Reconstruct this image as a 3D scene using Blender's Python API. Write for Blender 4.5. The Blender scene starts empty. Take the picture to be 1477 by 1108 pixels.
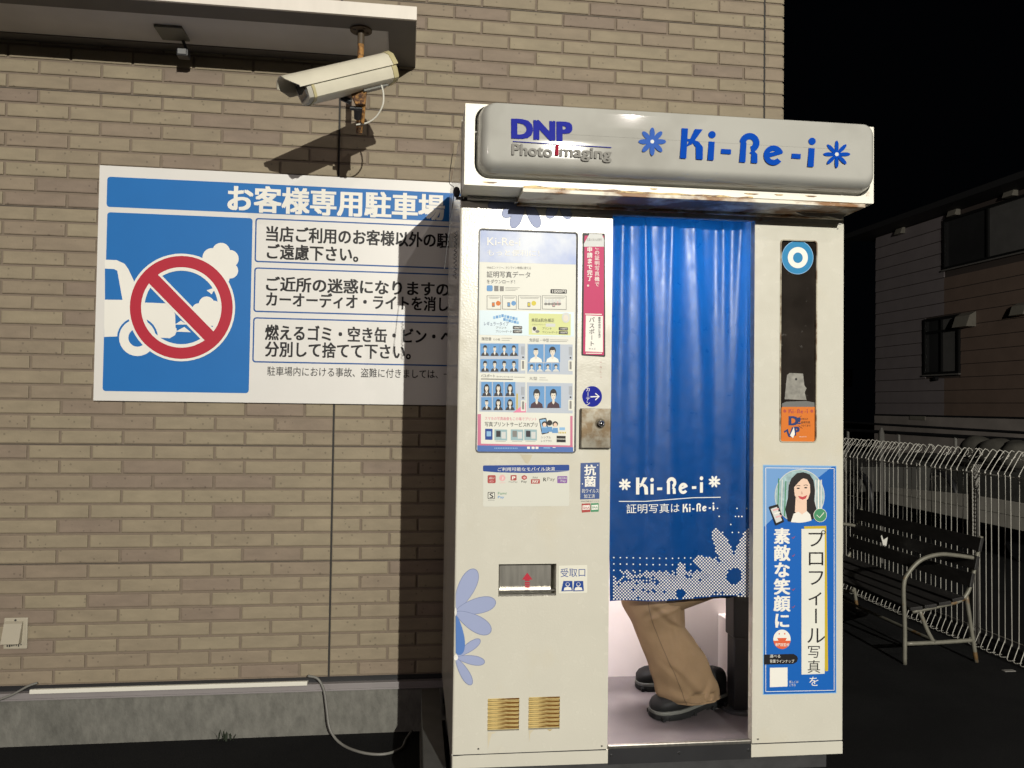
import bpy, bmesh, math, random
from mathutils import Vector, Matrix, noise
R = math.radians
random.seed(7)
sc = bpy.context.scene
col = sc.collection

# ------------------------------------------------------------------ camera
F_PX, W_PX, H_PX = 1160.0, 1477.0, 1108.0
YAW, PITCH, ROLL = 0.1304996, 0.0263113, 0.0137793
CAM = Vector((0.28567, -3.28281, 1.30849))
fw = Vector((math.sin(YAW)*math.cos(PITCH), math.cos(YAW)*math.cos(PITCH), math.sin(PITCH)))
rt0 = Vector((math.cos(YAW), -math.sin(YAW), 0)); up0 = rt0.cross(fw)
rt = math.cos(ROLL)*rt0 + math.sin(ROLL)*up0
up = -math.sin(ROLL)*rt0 + math.cos(ROLL)*up0
cd = bpy.data.cameras.new('camera'); cam = bpy.data.objects.new('camera', cd); col.objects.link(cam)
cd.sensor_width = 36.0; cd.lens = 36.0*F_PX/W_PX; cd.clip_start = .02; cd.clip_end = 400
M = Matrix.Identity(4)
for i in range(3):
    M[i][0] = rt[i]; M[i][1] = up[i]; M[i][2] = -fw[i]; M[i][3] = CAM[i]
cam.matrix_world = M
sc.camera = cam

# ------------------------------------------------------------------ night sky and lamps
w = bpy.data.worlds.new('World'); sc.world = w; w.use_nodes = True
bg = w.node_tree.nodes['Background']
bg.inputs[0].default_value = (.55, .7, 1.0, 1); bg.inputs[1].default_value = 0.0003

def lamp(name, loc, power, color, radius):
    d = bpy.data.lights.new(name, 'POINT'); d.energy = power; d.color = color; d.shadow_soft_size = radius
    o = bpy.data.objects.new(name, d); o.location = loc; col.objects.link(o); return o
# the car park's flood lamp behind the photographer (its place follows from the shadows of camera and booth)
lamp('car_park_lamp', (2.35, -11.2, 4.15), 1780, (1.0, .965, .865), .035)
# added fill lamps, out of view; the second also sets glints on the sign
lamp('left_fill_lamp', (-9.0, -9.5, 4.6), 260, (1.0, .84, .80), 1.0)
lamp('second_fill_lamp', (4.6, -14.5, 9.4), 260, (1.0, .90, .84), .07)
sc.view_settings.view_transform = 'Standard'; sc.view_settings.look = 'None'
sc.view_settings.gamma = 1; sc.view_settings.use_curve_mapping = False
sc.view_settings.exposure = 1.53
sc.cycles.max_bounces = 6; sc.cycles.diffuse_bounces = 3; sc.cycles.glossy_bounces = 3
sc.cycles.transmission_bounces = 4; sc.cycles.sample_clamp_indirect = 4

# ------------------------------------------------------------------ helpers
def tag(o, label=None, cat=None, group=None, kind=None):
    if label: o['label'] = label
    if cat: o['category'] = cat
    if group: o['group'] = group
    if kind: o['kind'] = kind
    return o
def thing(name, label, cat, loc=(0, 0, 0), rz=0, group=None):
    o = bpy.data.objects.new(name, None); col.objects.link(o); o.empty_display_size = .1
    o.location = loc; o.rotation_euler = (0, 0, rz)
    return tag(o, label, cat, group)
def lin(c):
    return tuple(((v/255)/12.92 if v/255 <= .04045 else ((v/255+.055)/1.055)**2.4) for v in c)

def mat(name, c, rough=.5, metal=0, var=.0, vscale=8, bump=0, bscale=60, coat=0, c2=None, mixscale=3, mixlo=.45, mixhi=.6,
        emit=None, estr=0, spec=.5, coords='Object', stretch=(1, 1, 1), trans=0, rvar=0, mixdetail=4):
    m = bpy.data.materials.new(name); m.use_nodes = True
    nt = m.node_tree; N = nt.nodes; L = nt.links; b = N['Principled BSDF']
    b.inputs['Base Color'].default_value = (*c, 1); b.inputs['Roughness'].default_value = rough
    b.inputs['Metallic'].default_value = metal; b.inputs['Coat Weight'].default_value = coat
    b.inputs['Coat Roughness'].default_value = .06
    b.inputs['Specular IOR Level'].default_value = spec
    tc = N.new('ShaderNodeTexCoord'); mp = N.new('ShaderNodeMapping'); mp.inputs['Scale'].default_value = stretch
    L.new(tc.outputs[coords], mp.inputs[0]); src = mp.outputs[0]
    cur = None
    if c2 is not None:
        n = N.new('ShaderNodeTexNoise'); n.inputs['Scale'].default_value = mixscale; n.inputs['Detail'].default_value = mixdetail
        n.inputs['Roughness'].default_value = .6
        L.new(src, n.inputs['Vector'])
        r = N.new('ShaderNodeMapRange'); r.inputs[1].default_value = mixlo; r.inputs[2].default_value = mixhi
        L.new(n.outputs['Fac'], r.inputs[0])
        mx = N.new('ShaderNodeMix'); mx.data_type = 'RGBA'
        mx.inputs[6].default_value = (*c, 1); mx.inputs[7].default_value = (*c2, 1)
        L.new(r.outputs[0], mx.inputs[0]); cur = mx.outputs[2]
    if var:
        n = N.new('ShaderNodeTexNoise'); n.inputs['Scale'].default_value = vscale; n.inputs['Detail'].default_value = 6
        L.new(src, n.inputs['Vector'])
        r = N.new('ShaderNodeMapRange'); r.inputs[1].default_value = .3; r.inputs[2].default_value = .7
        r.inputs[3].default_value = 1-var; r.inputs[4].default_value = 1+var*.6
        L.new(n.outputs['Fac'], r.inputs[0])
        hv = N.new('ShaderNodeHueSaturation')
        if cur: L.new(cur, hv.inputs['Color'])
        else: hv.inputs['Color'].default_value = (*c, 1)
        L.new(r.outputs[0], hv.inputs['Value']); cur = hv.outputs[0]
    if cur: L.new(cur, b.inputs['Base Color'])
    if rvar:
        n = N.new('ShaderNodeTexNoise'); n.inputs['Scale'].default_value = 25; L.new(src, n.inputs['Vector'])
        r = N.new('ShaderNodeMapRange'); r.inputs[1].default_value = .3; r.inputs[2].default_value = .7
        r.inputs[3].default_value = max(.03, rough-rvar); r.inputs[4].default_value = rough+rvar
        L.new(n.outputs['Fac'], r.inputs[0]); L.new(r.outputs[0], b.inputs['Roughness'])
    if bump:
        n = N.new('ShaderNodeTexNoise'); n.inputs['Scale'].default_value = bscale; n.inputs['Detail'].default_value = 5
        L.new(src, n.inputs['Vector'])
        bp = N.new('ShaderNodeBump'); bp.inputs['Strength'].default_value = bump; bp.inputs['Distance'].default_value = .004
        L.new(n.outputs['Fac'], bp.inputs['Height']); L.new(bp.outputs[0], b.inputs['Normal'])
    if emit:
        b.inputs['Emission Color'].default_value = (*emit, 1); b.inputs['Emission Strength'].default_value = estr
    if trans:
        b.inputs['Transmission Weight'].default_value = trans
    return m

class MB:
    """collects geometry, then makes ONE mesh object"""
    def __init__(s): s.v = []; s.f = []; s.m = []; s.cur = 0
    def add(s, vs, fs, m=None):
        o = len(s.v); s.v += [tuple(v) for v in vs]
        for f in fs: s.f.append([i+o for i in f]); s.m.append(s.cur if m is None else m)
        return s
    def box(s, x0, x1, y0, y1, z0, z1, m=None):
        vs = [(x, y, z) for z in (z0, z1) for y in (y0, y1) for x in (x0, x1)]
        return s.add(vs, [(0, 2, 3, 1), (4, 5, 7, 6), (0, 1, 5, 4), (2, 6, 7, 3), (0, 4, 6, 2), (1, 3, 7, 5)], m)
    def prism(s, pts, axis, a0, a1, m=None):
        """extrude a 2D outline along an axis (pts are the other two coordinates in order)"""
        def P(p, a):
            return {'x': (a, p[0], p[1]), 'y': (p[0], a, p[1]), 'z': (p[0], p[1], a)}[axis]
        n = len(pts); vs = [P(p, a0) for p in pts]+[P(p, a1) for p in pts]
        fs = [list(range(n))[::-1], list(range(n, 2*n))]+[(i, (i+1) % n, n+(i+1) % n, n+i) for i in range(n)]
        return s.add(vs, fs, m)
    def loft(s, rings, cap=True, closed=True, m=None):
        n = len(rings[0]); vs = [p for r in rings for p in r]; fs = []
        for k in range(len(rings)-1):
            for i in range(n if closed else n-1):
                j = (i+1) % n; fs.append((k*n+i, k*n+j, (k+1)*n+j, (k+1)*n+i))
        if cap: fs += [list(range(n))[::-1], [len(vs)-n+i for i in range(n)]]
        return s.add(vs, fs, m)
    def tube(s, path, r, seg=8, m=None, cap=True):
        path = [Vector(p) for p in path]; rs = r if isinstance(r, (list, tuple)) else [r]*len(path)
        rings = []; t0 = (path[1]-path[0]).normalized()
        a = Vector((0, 0, 1)) if abs(t0.z) < .9 else Vector((1, 0, 0)); nrm = (a-t0*a.dot(t0)).normalized()
        for i, p in enumerate(path):
            t = (path[min(i+1, len(path)-1)]-path[max(i-1, 0)]).normalized()
            nrm = (nrm-t*nrm.dot(t)).normalized(); bn = t.cross(nrm)
            rings.append([p+(nrm*math.cos(2*math.pi*k/seg)+bn*math.sin(2*math.pi*k/seg))*rs[i] for k in range(seg)])
        return s.loft(rings, cap, True, m)
    def cyl(s, c, r, h, axis='z', seg=24, m=None, r2=None):
        c = Vector(c); d = {'x': Vector((1, 0, 0)), 'y': Vector((0, 1, 0)), 'z': Vector((0, 0, 1))}[axis]
        return s.tube([c, c+d*h], [r, r if r2 is None else r2], seg, m)
    def ball(s, c, r, seg=12, rings=8, m=None, sc_=(1, 1, 1)):
        c = Vector(c); rr = []
        for i in range(rings+1):
            ph = math.pi*(.02+.96*i/rings)
            rr.append([c+Vector((r*sc_[0]*math.sin(ph)*math.cos(2*math.pi*k/seg), r*sc_[1]*math.sin(ph)*math.sin(2*math.pi*k/seg), -r*sc_[2]*math.cos(ph))) for k in range(seg)])
        return s.loft(rr, True, True, m)
    def build(s, name, mats, parent=None, smooth=False, bevel=0, kind=None, label=None, subd=0, fixn=True):
        me = bpy.data.meshes.new(name); me.from_pydata(s.v, [], s.f)
        if not isinstance(mats, (list, tuple)): mats = [mats]
        for m in mats: me.materials.append(m)
        me.polygons.foreach_set('material_index', s.m)
        if fixn or bevel:
            bm = bmesh.new(); bm.from_mesh(me)
            if fixn: bmesh.ops.recalc_face_normals(bm, faces=bm.faces)
            if bevel:
                es = [e for e in bm.edges if len(e.link_faces) == 2 and e.calc_face_angle(0) > .6]
                bmesh.ops.bevel(bm, geom=es, offset=bevel, segments=2, affect='EDGES', profile=.6)
            bm.to_mesh(me); bm.free()
        if smooth: me.shade_smooth()
        if smooth == 'auto': me.set_sharp_from_angle(angle=R(40))
        o = bpy.data.objects.new(name, me); col.objects.link(o)
        if parent: o.parent = parent
        if subd:
            md = o.modifiers.new('subdivision', 'SUBSURF'); md.levels = subd; md.render_levels = subd
        if kind: o['kind'] = kind
        if label: o['label'] = label
        return o

# photograph measurement -> real place on a real plane
def ray(px, py): return rt*((px-W_PX/2)/F_PX)+up*((H_PX/2-py)/F_PX)+fw
def hit(px, py, ax, val):
    d = ray(px, py); return CAM+d*((val-CAM[ax])/d[ax])
BX, BY, BR = .436, -.90, -.010            # booth origin (front left foot) and turn
BM = Matrix.Translation((BX, BY, 0)) @ Matrix.Rotation(BR, 4, 'Z'); BI = BM.inverted()
BC = BI @ CAM
def bd(px, py, y=0.0):
    d = (BI.to_3x3() @ ray(px, py)); return BC+d*((y-BC.y)/d.y)

# ------------------------------------------------------------------ flat print (lettering and artwork) as thin layers
_tc = {}
def glyphs(s, bold=0.0, space=1.0):
    k = (s, bold, space)
    if k in _tc: return _tc[k]
    cu = bpy.data.curves.new('t', 'FONT'); cu.body = s; cu.size = 1; cu.offset = bold; cu.resolution_u = 3; cu.space_character = space
    ob = bpy.data.objects.new('t', cu); col.objects.link(ob)
    dg = bpy.context.evaluated_depsgraph_get(); me = bpy.data.meshes.new_from_object(ob.evaluated_get(dg))
    vs = [(v.co.x, v.co.y) for v in me.vertices]; fs = [tuple(p.vertices) for p in me.polygons]
    bpy.data.objects.remove(ob); bpy.data.curves.remove(cu); bpy.data.meshes.remove(me)
    if not vs: vs = [(0, 0), (1, 0), (1, 1)]; fs = []
    x0 = min(v[0] for v in vs); x1 = max(v[0] for v in vs); y0 = min(v[1] for v in vs); y1 = max(v[1] for v in vs)
    _tc[k] = (vs, fs, x0, x1, y0, y1); return _tc[k]

def bolds(b):
    if b < .012: return [(0, 0)]
    if b < .025: return [(-b*.6, 0), (b*.6, 0)]
    return [(-b, -b*.6), (b, -b*.6), (-b, b*.6), (b, b*.6), (0, 0)]

class Print:
    """pix: (px,py)->(u,v) on the carrier; place: (u,v,lift)->3D"""
    def __init__(s, pix, place, step=.0004):
        s.pix = pix; s.place = place; s.step = step; s.mb = MB(); s.mats = []
    def mi(s, m):
        if m not in s.mats: s.mats.append(m)
        return s.mats.index(m)
    def uv(s, vs, fs, m, l):
        s.n = getattr(s, 'n', 0)+1; e = (s.n % 14)*2.2e-5/s.step*.9
        s.mb.add([s.place(u, v, l*s.step+e*s.step) for u, v in vs], fs, s.mi(m))
    def poly(s, pts, m, l=1):
        vs = [s.pix(*p) for p in pts]; s.uv(vs, [tuple(range(len(vs)))], m, l)
    def band(s, a, b, m, l=1):
        n = len(a); vs = [s.pix(*p) for p in a]+[s.pix(*p) for p in b]
        s.uv(vs, [(i, i+1, n+i+1, n+i) for i in range(n-1)], m, l)
    def ell(s, cx, cy, rx, ry, m, l=1, n=28, a=0):
        ca, sa = math.cos(a), math.sin(a)
        s.poly([(cx+rx*math.cos(t)*ca-ry*math.sin(t)*sa, cy+rx*math.cos(t)*sa+ry*math.sin(t)*ca) for t in [2*math.pi*i/n for i in range(n)]], m, l)
    def ring(s, cx, cy, r0, r1, m, l=1, n=40, a0=0, a1=2*math.pi, k=1.0):
        ts = [a0+(a1-a0)*i/n for i in range(n+1)]
        s.band([(cx+r0*math.cos(t), cy+r0*k*math.sin(t)) for t in ts], [(cx+r1*math.cos(t), cy+r1*k*math.sin(t)) for t in ts], m, l)
    def quad(s, tl, tr, br, bl, m, l=1, r=0):
        P = [Vector(p) for p in (tl, tr, br, bl)]
        if not r: return s.poly([tuple(p) for p in P], m, l)
        out = []
        for i in range(4):
            p, a, b = P[i], P[i-1], P[(i+1) % 4]; da = (a-p).normalized()*r; db = (b-p).normalized()*r
            for k in range(6):
                t = k/5; out.append(tuple((p+da)*(1-t)**2+p*2*t*(1-t)+(p+db)*t*t))
        s.poly(out, m, l)
    def rect(s, x0, y0, x1, y1, m, l=1, sl=0, r=0):
        s.quad((x0, y0), (x1, y0+sl*(x1-x0)), (x1, y1+sl*(x1-x0)), (x0, y1), m, l, r)
    def stroke(s, pts, wd, m, l=1):
        P = [Vector(p) for p in pts]; a = []; b = []
        for i, p in enumerate(P):
            t = (P[min(i+1, len(P)-1)]-P[max(i-1, 0)]).normalized(); n = Vector((-t.y, t.x))*wd/2
            a.append(tuple(p+n)); b.append(tuple(p-n))
        s.band(a, b, m, l)
    def text(s, t, x0, x1, base, h, m, l=2, bold=.02, slope=0, full=True, space=1.0):
        """t between px x0..x1, standing on py base (at x0), h px high; slope: py drop per px"""
        vs, fs, gx0, gx1, gy0, gy1 = glyphs(t, 0, space)
        kx = (x1-x0)/(gx1-gx0); ky = h/((gy1-gy0) if full else .72)
        yb = gy0 if full else 0
        for ox, oy in bolds(bold):
            s.uv([s.pix(x0+(x+ox-gx0)*kx, base+slope*(x-gx0)*kx-(y+oy-yb)*ky) for x, y in vs], fs, m, l)
    def vtext(s, t, cx, y0, y1, wd, m, l=2, bold=.02, lean=0):
        """vertical writing; the long-vowel mark is turned"""
        n = len(t); st = (y1-y0)/n
        for i, ch in enumerate(t):
            if ch == ' ': continue
            vs, fs, gx0, gx1, gy0, gy1 = glyphs(ch, 0); base_vs = vs
            cy = y0+(i+.5)*st; x_ = cx+lean*(cy-y0); k = min(wd, st*1.0)
            for ox, oy in bolds(bold): vs = [(x+ox, y+oy) for x, y in base_vs]; s.vone(ch, vs, fs, gx0, gx1, gy0, gy1, x_, cy, k, wd, st, m, l)
    def vone(s, ch, vs, fs, gx0, gx1, gy0, gy1, x_, cy, k, wd, st, m, l):
        if 1:
            if ch == 'ー':
                mx, my = (gx0+gx1)/2, (gy0+gy1)/2
                s.uv([s.pix(x_-(y-my)*k, cy+(x-mx)*k*.95) for x, y in vs], fs, m, l)
            else:
                kx = wd; ky = st*.98 if st < wd else wd
                s.uv([s.pix(x_+(x-.5)*kx, cy-(y-.38)*ky) for x, y in vs], fs, m, l)
    def build(s, name, parent, label=None):
        return s.mb.build(name, s.mats, parent, label=label, fixn=False)

# ------------------------------------------------------------------ materials
WHITE = mat('white_paint', (.60, .58, .50), .24, var=.03, vscale=7, bump=.10, bscale=180, spec=.4, c2=(.60, .54, .40), mixscale=2.3, mixlo=.57, mixhi=.85, rvar=.06)
SIDE = mat('glossy_white_paint', (.74, .72, .66), .12, var=.05)
PFRAME = mat('white_frame_paint', (.83, .80, .70), .4, var=.04, vscale=12, c2=(.30, .14, .04), mixscale=9, mixlo=.70, mixhi=.76, mixdetail=8)
RUSTY = mat('rust_streaked_white', (.78, .74, .62), .5, var=.1, c2=(.24, .11, .03), mixscale=5, mixlo=.47, mixhi=.58, mixdetail=9, stretch=(1, 1, 3))
GREYEDGE = mat('weathered_grey_steel', (.42, .41, .38), .5, var=.2, vscale=20, c2=(.20, .10, .04), mixscale=7, mixlo=.6, mixhi=.68)
ACRYL = mat('grey_translucent_acrylic', (.43, .425, .39), .05, var=.05, vscale=5, coat=0, c2=(.33, .32, .29), mixscale=3, mixlo=.5, mixhi=.75)
BLACK = mat('black_plastic', (.018, .018, .02), .45, var=.2)
DSTEEL = mat('dark_steel', (.05, .05, .052), .5, metal=.2, var=.3, vscale=14, bump=.2)
METAL = mat('brushed_metal', (.42, .40, .36), .3, metal=.9, var=.2, vscale=10, stretch=(8, 1, 1))
CHROME = mat('chrome', (.8, .8, .8), .08, metal=1)
GALV = mat('galvanised_wire', (.50, .48, .43), .45, metal=.2, var=.12)
RUST = mat('rusty_iron', (.40, .20, .055), .8, var=.45, vscale=60, c2=(.07, .03, .015), mixscale=45, mixlo=.45, mixhi=.6, bump=.4, bscale=200)
CREAM = mat('cream_plastic', (.66, .62, .50), .38, var=.07, vscale=9)
CREAMD = mat('yellowed_plastic', (.50, .44, .24), .45, var=.1)
LENS = mat('dark_glass', (.01, .012, .02), .05, coat=1)
CONC = mat('stained_concrete', (.158, .154, .136), .9, var=.24, vscale=38, c2=(.075, .075, .066), mixscale=2.4, mixlo=.50, mixhi=.85, bump=.8, bscale=120, mixdetail=12, stretch=(1, 1, .55))
CONCD = mat('dark_concrete', (.07, .068, .06), .9, var=.3, vscale=9, bump=.5, bscale=90)
ASPH = mat('asphalt', (.012, .012, .0125), .95, var=.45, vscale=160, bump=.9, bscale=220, c2=(.008, .008, .0085), mixscale=1.4, coords='Object', spec=.15)
FLASH = mat('grey_flashing', (.235, .215, .215), .5, var=.08, vscale=4)
SOFFIT = mat('grey_soffit_board', (.62, .60, .60), .7, var=.1, vscale=5)
SOFFR = mat('dark_soffit_trim', (.13, .12, .115), .6, var=.1)
FASCIA = mat('white_fascia', (.72, .67, .60), .4, var=.05, stretch=(3, 1, 1))
CABLE = mat('grey_cable', (.17, .165, .15), .5)
WCABLE = mat('white_cable', (.7, .68, .6), .4)
FLOORM = mat('vinyl_floor', (.080, .068, .072), .5, var=.22, vscale=7, bump=.15, bscale=300, c2=(.11, .098, .098), mixscale=5, mixlo=.55, mixhi=.8)
INNER = mat('booth_inner_wall', (.76, .70, .69), .45, var=.04)
def ink(n, c, rough=.5, spec=.3): return mat(n, lin(c), rough, var=.03, vscale=6, spec=spec)
I_W = ink('ink_white', (232, 230, 222)); I_K = ink('ink_black', (26, 24, 26)); I_B = ink('ink_sign_blue', (24, 106, 178))
I_NB = ink('ink_navy', (16, 62, 140)); I_R = ink('ink_red', (176, 36, 56)); I_SB = ink('ink_strip_blue', (28, 84, 152))
I_DN = ink('ink_violet_blue', (44, 50, 150), .06); I_KB = ink('ink_logo_blue', (18, 72, 172), .06); I_KL = ink('ink_faded_blue', (62, 98, 176), .06); I_SGR = ink('ink_sign_grey', (138, 136, 131), .06); I_SR = ink('ink_sign_red', (150, 30, 52), .06)
I_GR = ink('ink_grey', (128, 126, 122)); I_PET = ink('ink_petal_blue', (152, 162, 196)); I_PD = ink('ink_petal_dark', (84, 122, 186)); I_PE = ink('ink_petal_edge', (122, 132, 166))
I_LG = ink('ink_light_grey', (206, 208, 206)); I_PK = ink('ink_crimson', (186, 26, 92)); I_PP = ink('ink_pale_pink', (222, 168, 170))
I_CY = ink('ink_cyan_blue', (12, 124, 176)); I_OR = ink('ink_orange', (208, 112, 28)); I_YE = ink('ink_yellow', (206, 190, 60))
I_GN = ink('ink_green', (70, 140, 100)); I_LB = ink('ink_light_blue', (138, 182, 220)); I_PB = ink('ink_photo_blue', (96, 148, 200))
I_PL = ink('ink_panel_grey', (182, 190, 202)); I_PLG = ink('ink_pale_green', (210, 216, 150)); I_SK = ink('ink_skin', (232, 200, 178))
I_SKP = ink('ink_pale_skin', (222, 214, 200)); I_HR = ink('ink_hair', (28, 24, 26)); I_SU = ink('ink_suit', (46, 42, 48)); I_MA = ink('ink_maroon', (66, 38, 50))
I_LIP = ink('ink_lip', (190, 70, 74)); I_OC = ink('ink_logo_orange_red', (216, 96, 60)); I_PU = ink('ink_purple', (134, 92, 160)); I_BR = ink('ink_brick_red', (168, 70, 66))
I_PAP = ink('paper', (222, 222, 212), .5); I_TEAL = ink('ink_teal_photo', (150, 178, 184)); I_HB = ink('ink_header_blue', (122, 146, 200)); I_YG = ink('ink_mustard', (196, 170, 40))
I_VIO = ink('ink_dark_blue', (30, 50, 104))

# ------------------------------------------------------------------ ground
g = MB()
g.add([(-60, -60, 0), (60, -60, 0), (60, 70, 0), (-60, 70, 0)], [(0, 1, 2, 3)])
tag(g.build('ground', ASPH), 'dark asphalt of the car park', None, None, 'structure')

# ------------------------------------------------------------------ brick clad building
ROW, BRK, Z0 = .056875, .2275, 1.13452
WX0, WX1 = -4.2, 1.886
bld = thing('brick_building', 'tan brick-tile clad building with white-edged canopy, behind the photo booth', 'building', (-1.0, 0, 0))
def wx(o): o.location.x = 1.0; return o     # children are modelled in world metres

def brick_material():
    m = bpy.data.materials.new('tan_brick_tile'); m.use_nodes = True; nt = m.node_tree; N = nt.nodes; L = nt.links; b = N['Principled BSDF']
    geo = N.new('ShaderNodeNewGeometry'); sep = N.new('ShaderNodeSeparateXYZ'); L.new(geo.outputs['Position'], sep.inputs[0])
    def mth(op, a, b_=None, c=None):
        n = N.new('ShaderNodeMath'); n.operation = op
        for i, v in enumerate((a, b_, c)):
            if v is None: continue
            if isinstance(v, (int, float)): n.inputs[i].default_value = v
            else: L.new(v, n.inputs[i])
        return n.outputs[0]
    v = mth('FLOOR', mth('DIVIDE', mth('SUBTRACT', sep.outputs[2], Z0), ROW))
    par = mth('MULTIPLY', mth('FLOORED_MODULO', mth('ADD', v, 1), 2), .5)
    u = mth('FLOOR', mth('ADD', mth('DIVIDE', sep.outputs[0], BRK), par))
    comb = N.new('ShaderNodeCombineXYZ'); L.new(u, comb.inputs[0]); L.new(v, comb.inputs[1])
    wn = N.new('ShaderNodeTexWhiteNoise'); wn.noise_dimensions = '3D'; L.new(comb.outputs[0], wn.inputs['Vector'])
    cr = N.new('ShaderNodeValToRGB'); L.new(wn.outputs['Value'], cr.inputs[0]); e = cr.color_ramp.elements
    e[0].position = 0; e[0].color = (.268, .221, .150, 1); e[1].position = 1; e[1].color = (.222, .172, .130, 1)
    for p, c in ((.30, (.280, .234, .158)), (.62, (.260, .212, .146)), (.80, (.250, .198, .142)), (.86, (.232, .180, .134))):
        x = e.new(p); x.color = (*c, 1)
    # darker smears inside the browner tiles, streaky along the tile
    off = N.new('ShaderNodeVectorMath'); off.operation = 'ADD'
    sc3 = N.new('ShaderNodeVectorMath'); sc3.operation = 'SCALE'; sc3.inputs['Scale'].default_value = 37
    L.new(wn.outputs['Color'], sc3.inputs[0]); L.new(geo.outputs['Position'], off.inputs[0]); L.new(sc3.outputs[0], off.inputs[1])
    mp = N.new('ShaderNodeMapping'); mp.inputs['Scale'].default_value = (1, 1, 2.6); L.new(off.outputs[0], mp.inputs[0])
    n1 = N.new('ShaderNodeTexNoise'); n1.inputs['Scale'].default_value = 9; n1.inputs['Detail'].default_value = 7; n1.inputs['Roughness'].default_value = .62
    L.new(mp.outputs[0], n1.inputs['Vector'])
    r1 = N.new('ShaderNodeMapRange'); r1.inputs[1].default_value = .3; r1.inputs[2].default_value = .72; r1.inputs[3].default_value = .84; r1.inputs[4].default_value = 1.08
    L.new(n1.outputs['Fac'], r1.inputs[0])
    # small pocks
    vo = N.new('ShaderNodeTexVoronoi'); vo.inputs['Scale'].default_value = 42; L.new(off.outputs[0], vo.inputs['Vector'])
    sepc = N.new('ShaderNodeSeparateXYZ'); L.new(vo.outputs['Color'], sepc.inputs[0])
    pk = mth('MULTIPLY', mth('LESS_THAN', vo.outputs['Distance'], .17), mth('LESS_THAN', sepc.outputs[0], .46))
    pkd = mth('SUBTRACT', 1, mth('MULTIPLY', pk, .28))
    hs = N.new('ShaderNodeHueSaturation'); L.new(cr.outputs[0], hs.inputs['Color']); L.new(mth('MULTIPLY', r1.outputs[0], pkd), hs.inputs['Value'])
    L.new(hs.outputs[0], b.inputs['Base Color']); b.inputs['Roughness'].default_value = .72
    n2 = N.new('ShaderNodeTexNoise'); n2.inputs['Scale'].default_value = 110; n2.inputs['Detail'].default_value = 4; L.new(geo.outputs['Position'], n2.inputs['Vector'])
    hgt = mth('SUBTRACT', mth('MULTIPLY', n2.outputs['Fac'], .35), mth('MULTIPLY', pk, .8))
    bp = N.new('ShaderNodeBump'); bp.inputs['Strength'].default_value = .5; bp.inputs['Distance'].default_value = .003
    L.new(hgt, bp.inputs['Height']); L.new(bp.outputs[0], b.inputs['Normal'])
    return m
BRICK = brick_material()
MORTAR = mat('tile_joint', (.190, .150, .112), .85, var=.08, vscale=40)
GAP = mat('black_sealant', (.02, .018, .016), .7)
def brick_verts(x0, x1, z0, z1, d=.0065):
    a = .0035
    o = [(x0, z0), (x1, z0), (x1, z1), (x0, z1)]; i = [(x0+a, z0+a), (x1-a, z0+a), (x1-a, z1-a), (x0+a, z1-a)]
    vs = [(p[0], 0, p[1]) for p in o]+[(p[0], -d*.75, p[1]) for p in o]+[(p[0], -d, p[1]) for p in i]
    fs = [(0, 1, 5, 4), (1, 2, 6, 5), (2, 3, 7, 6), (3, 0, 4, 7), (4, 5, 9, 8), (5, 6, 10, 9), (6, 7, 11, 10), (7, 4, 8, 11), (8, 9, 10, 11)]
    return vs, fs
J = .0047
bricks = []
for r in range(-16, 66):
    za, zb = Z0+r*ROW+J, Z0+(r+1)*ROW-J
    xs = [0.0, 1.80]; k = -20
    while k < 10:
        u = k+(0 if r % 2 else .5); x = u*BRK
        if WX0 < x < 1.79 and abs(x) > .02: xs.append(x)
        k += 1
    xs = sorted(xs+[WX0])
    for a, b_ in zip(xs[:-1], xs[1:]):
        ja = .004 if abs(a) < 1e-6 else J; jb = .004 if abs(b_) < 1e-6 or abs(b_-1.8) < 1e-6 else J
        if b_-a < .03: continue
        bricks.append((a+ja, b_-jb, za, zb))
    bricks.append((1.804, WX1, za, zb))
def proj(p):
    d = Vector(p)-CAM; z = d.dot(fw); return W_PX/2+F_PX*d.dot(rt)/z, H_PX/2-F_PX*d.dot(up)/z
def vis(bk):
    x, z = (bk[0]+bk[1])/2, (bk[2]+bk[3])/2; px, py = proj((x, 0, z))
    if not (-30 < px < 1131 and -5 < py < 1000): return 0
    if z > 1.31 and z < 2.2 and x > -.88 and px < 665: return 0
    if px > 655 and py > 160+(px-672)*.06: return 0
    if z > 2.69 and x < .26 : return 0
    a, b_ = proj((bk[0], 0, bk[2])), proj((bk[1], 0, bk[3]))
    return abs(a[0]-b_[0])*abs(a[1]-b_[1])
order = sorted(range(len(bricks)), key=lambda i: -vis(bricks[i]))
cache = {}; rest = MB()
for n_, i in enumerate(order):
    x0, x1, z0, z1 = bricks[i]
    if n_ < 298:
        key = round(x1-x0, 4)
        if key not in cache:
            vs, fs = brick_verts(0, x1-x0, 0, z1-z0); me = bpy.data.meshes.new('brick'); me.from_pydata(vs, [], fs); me.materials.append(BRICK); cache[key] = me
        o = bpy.data.objects.new('brick', cache[key]); col.objects.link(o); o.parent = bld; o.location = (x0+1.0, 0, z0)
    else:
        rest.add(*brick_verts(x0, x1, z0, z1))
wx(rest.build('brick_courses', BRICK, bld, kind='stuff', fixn=False))
wl = MB(); wl.box(WX0, WX1-.002, .0, 5.0, .0, 4.9)
wx(wl.build('wall', MORTAR, bld))
ret = MB()     # tiles returning round the right hand corner
for r in range(-16, 66):
    za, zb = Z0+r*ROW+J, Z0+(r+1)*ROW-J
    ret.box(WX1-.002, WX1+.0045, -.0065 if False else .0, .14 if r % 2 else .085, za, zb)
    y = .15 if r % 2 else .095
    while y < 4.9:
        ret.box(WX1-.002, WX1+.0045, y, min(y+.218, 4.98), za, zb); y += BRK
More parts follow.
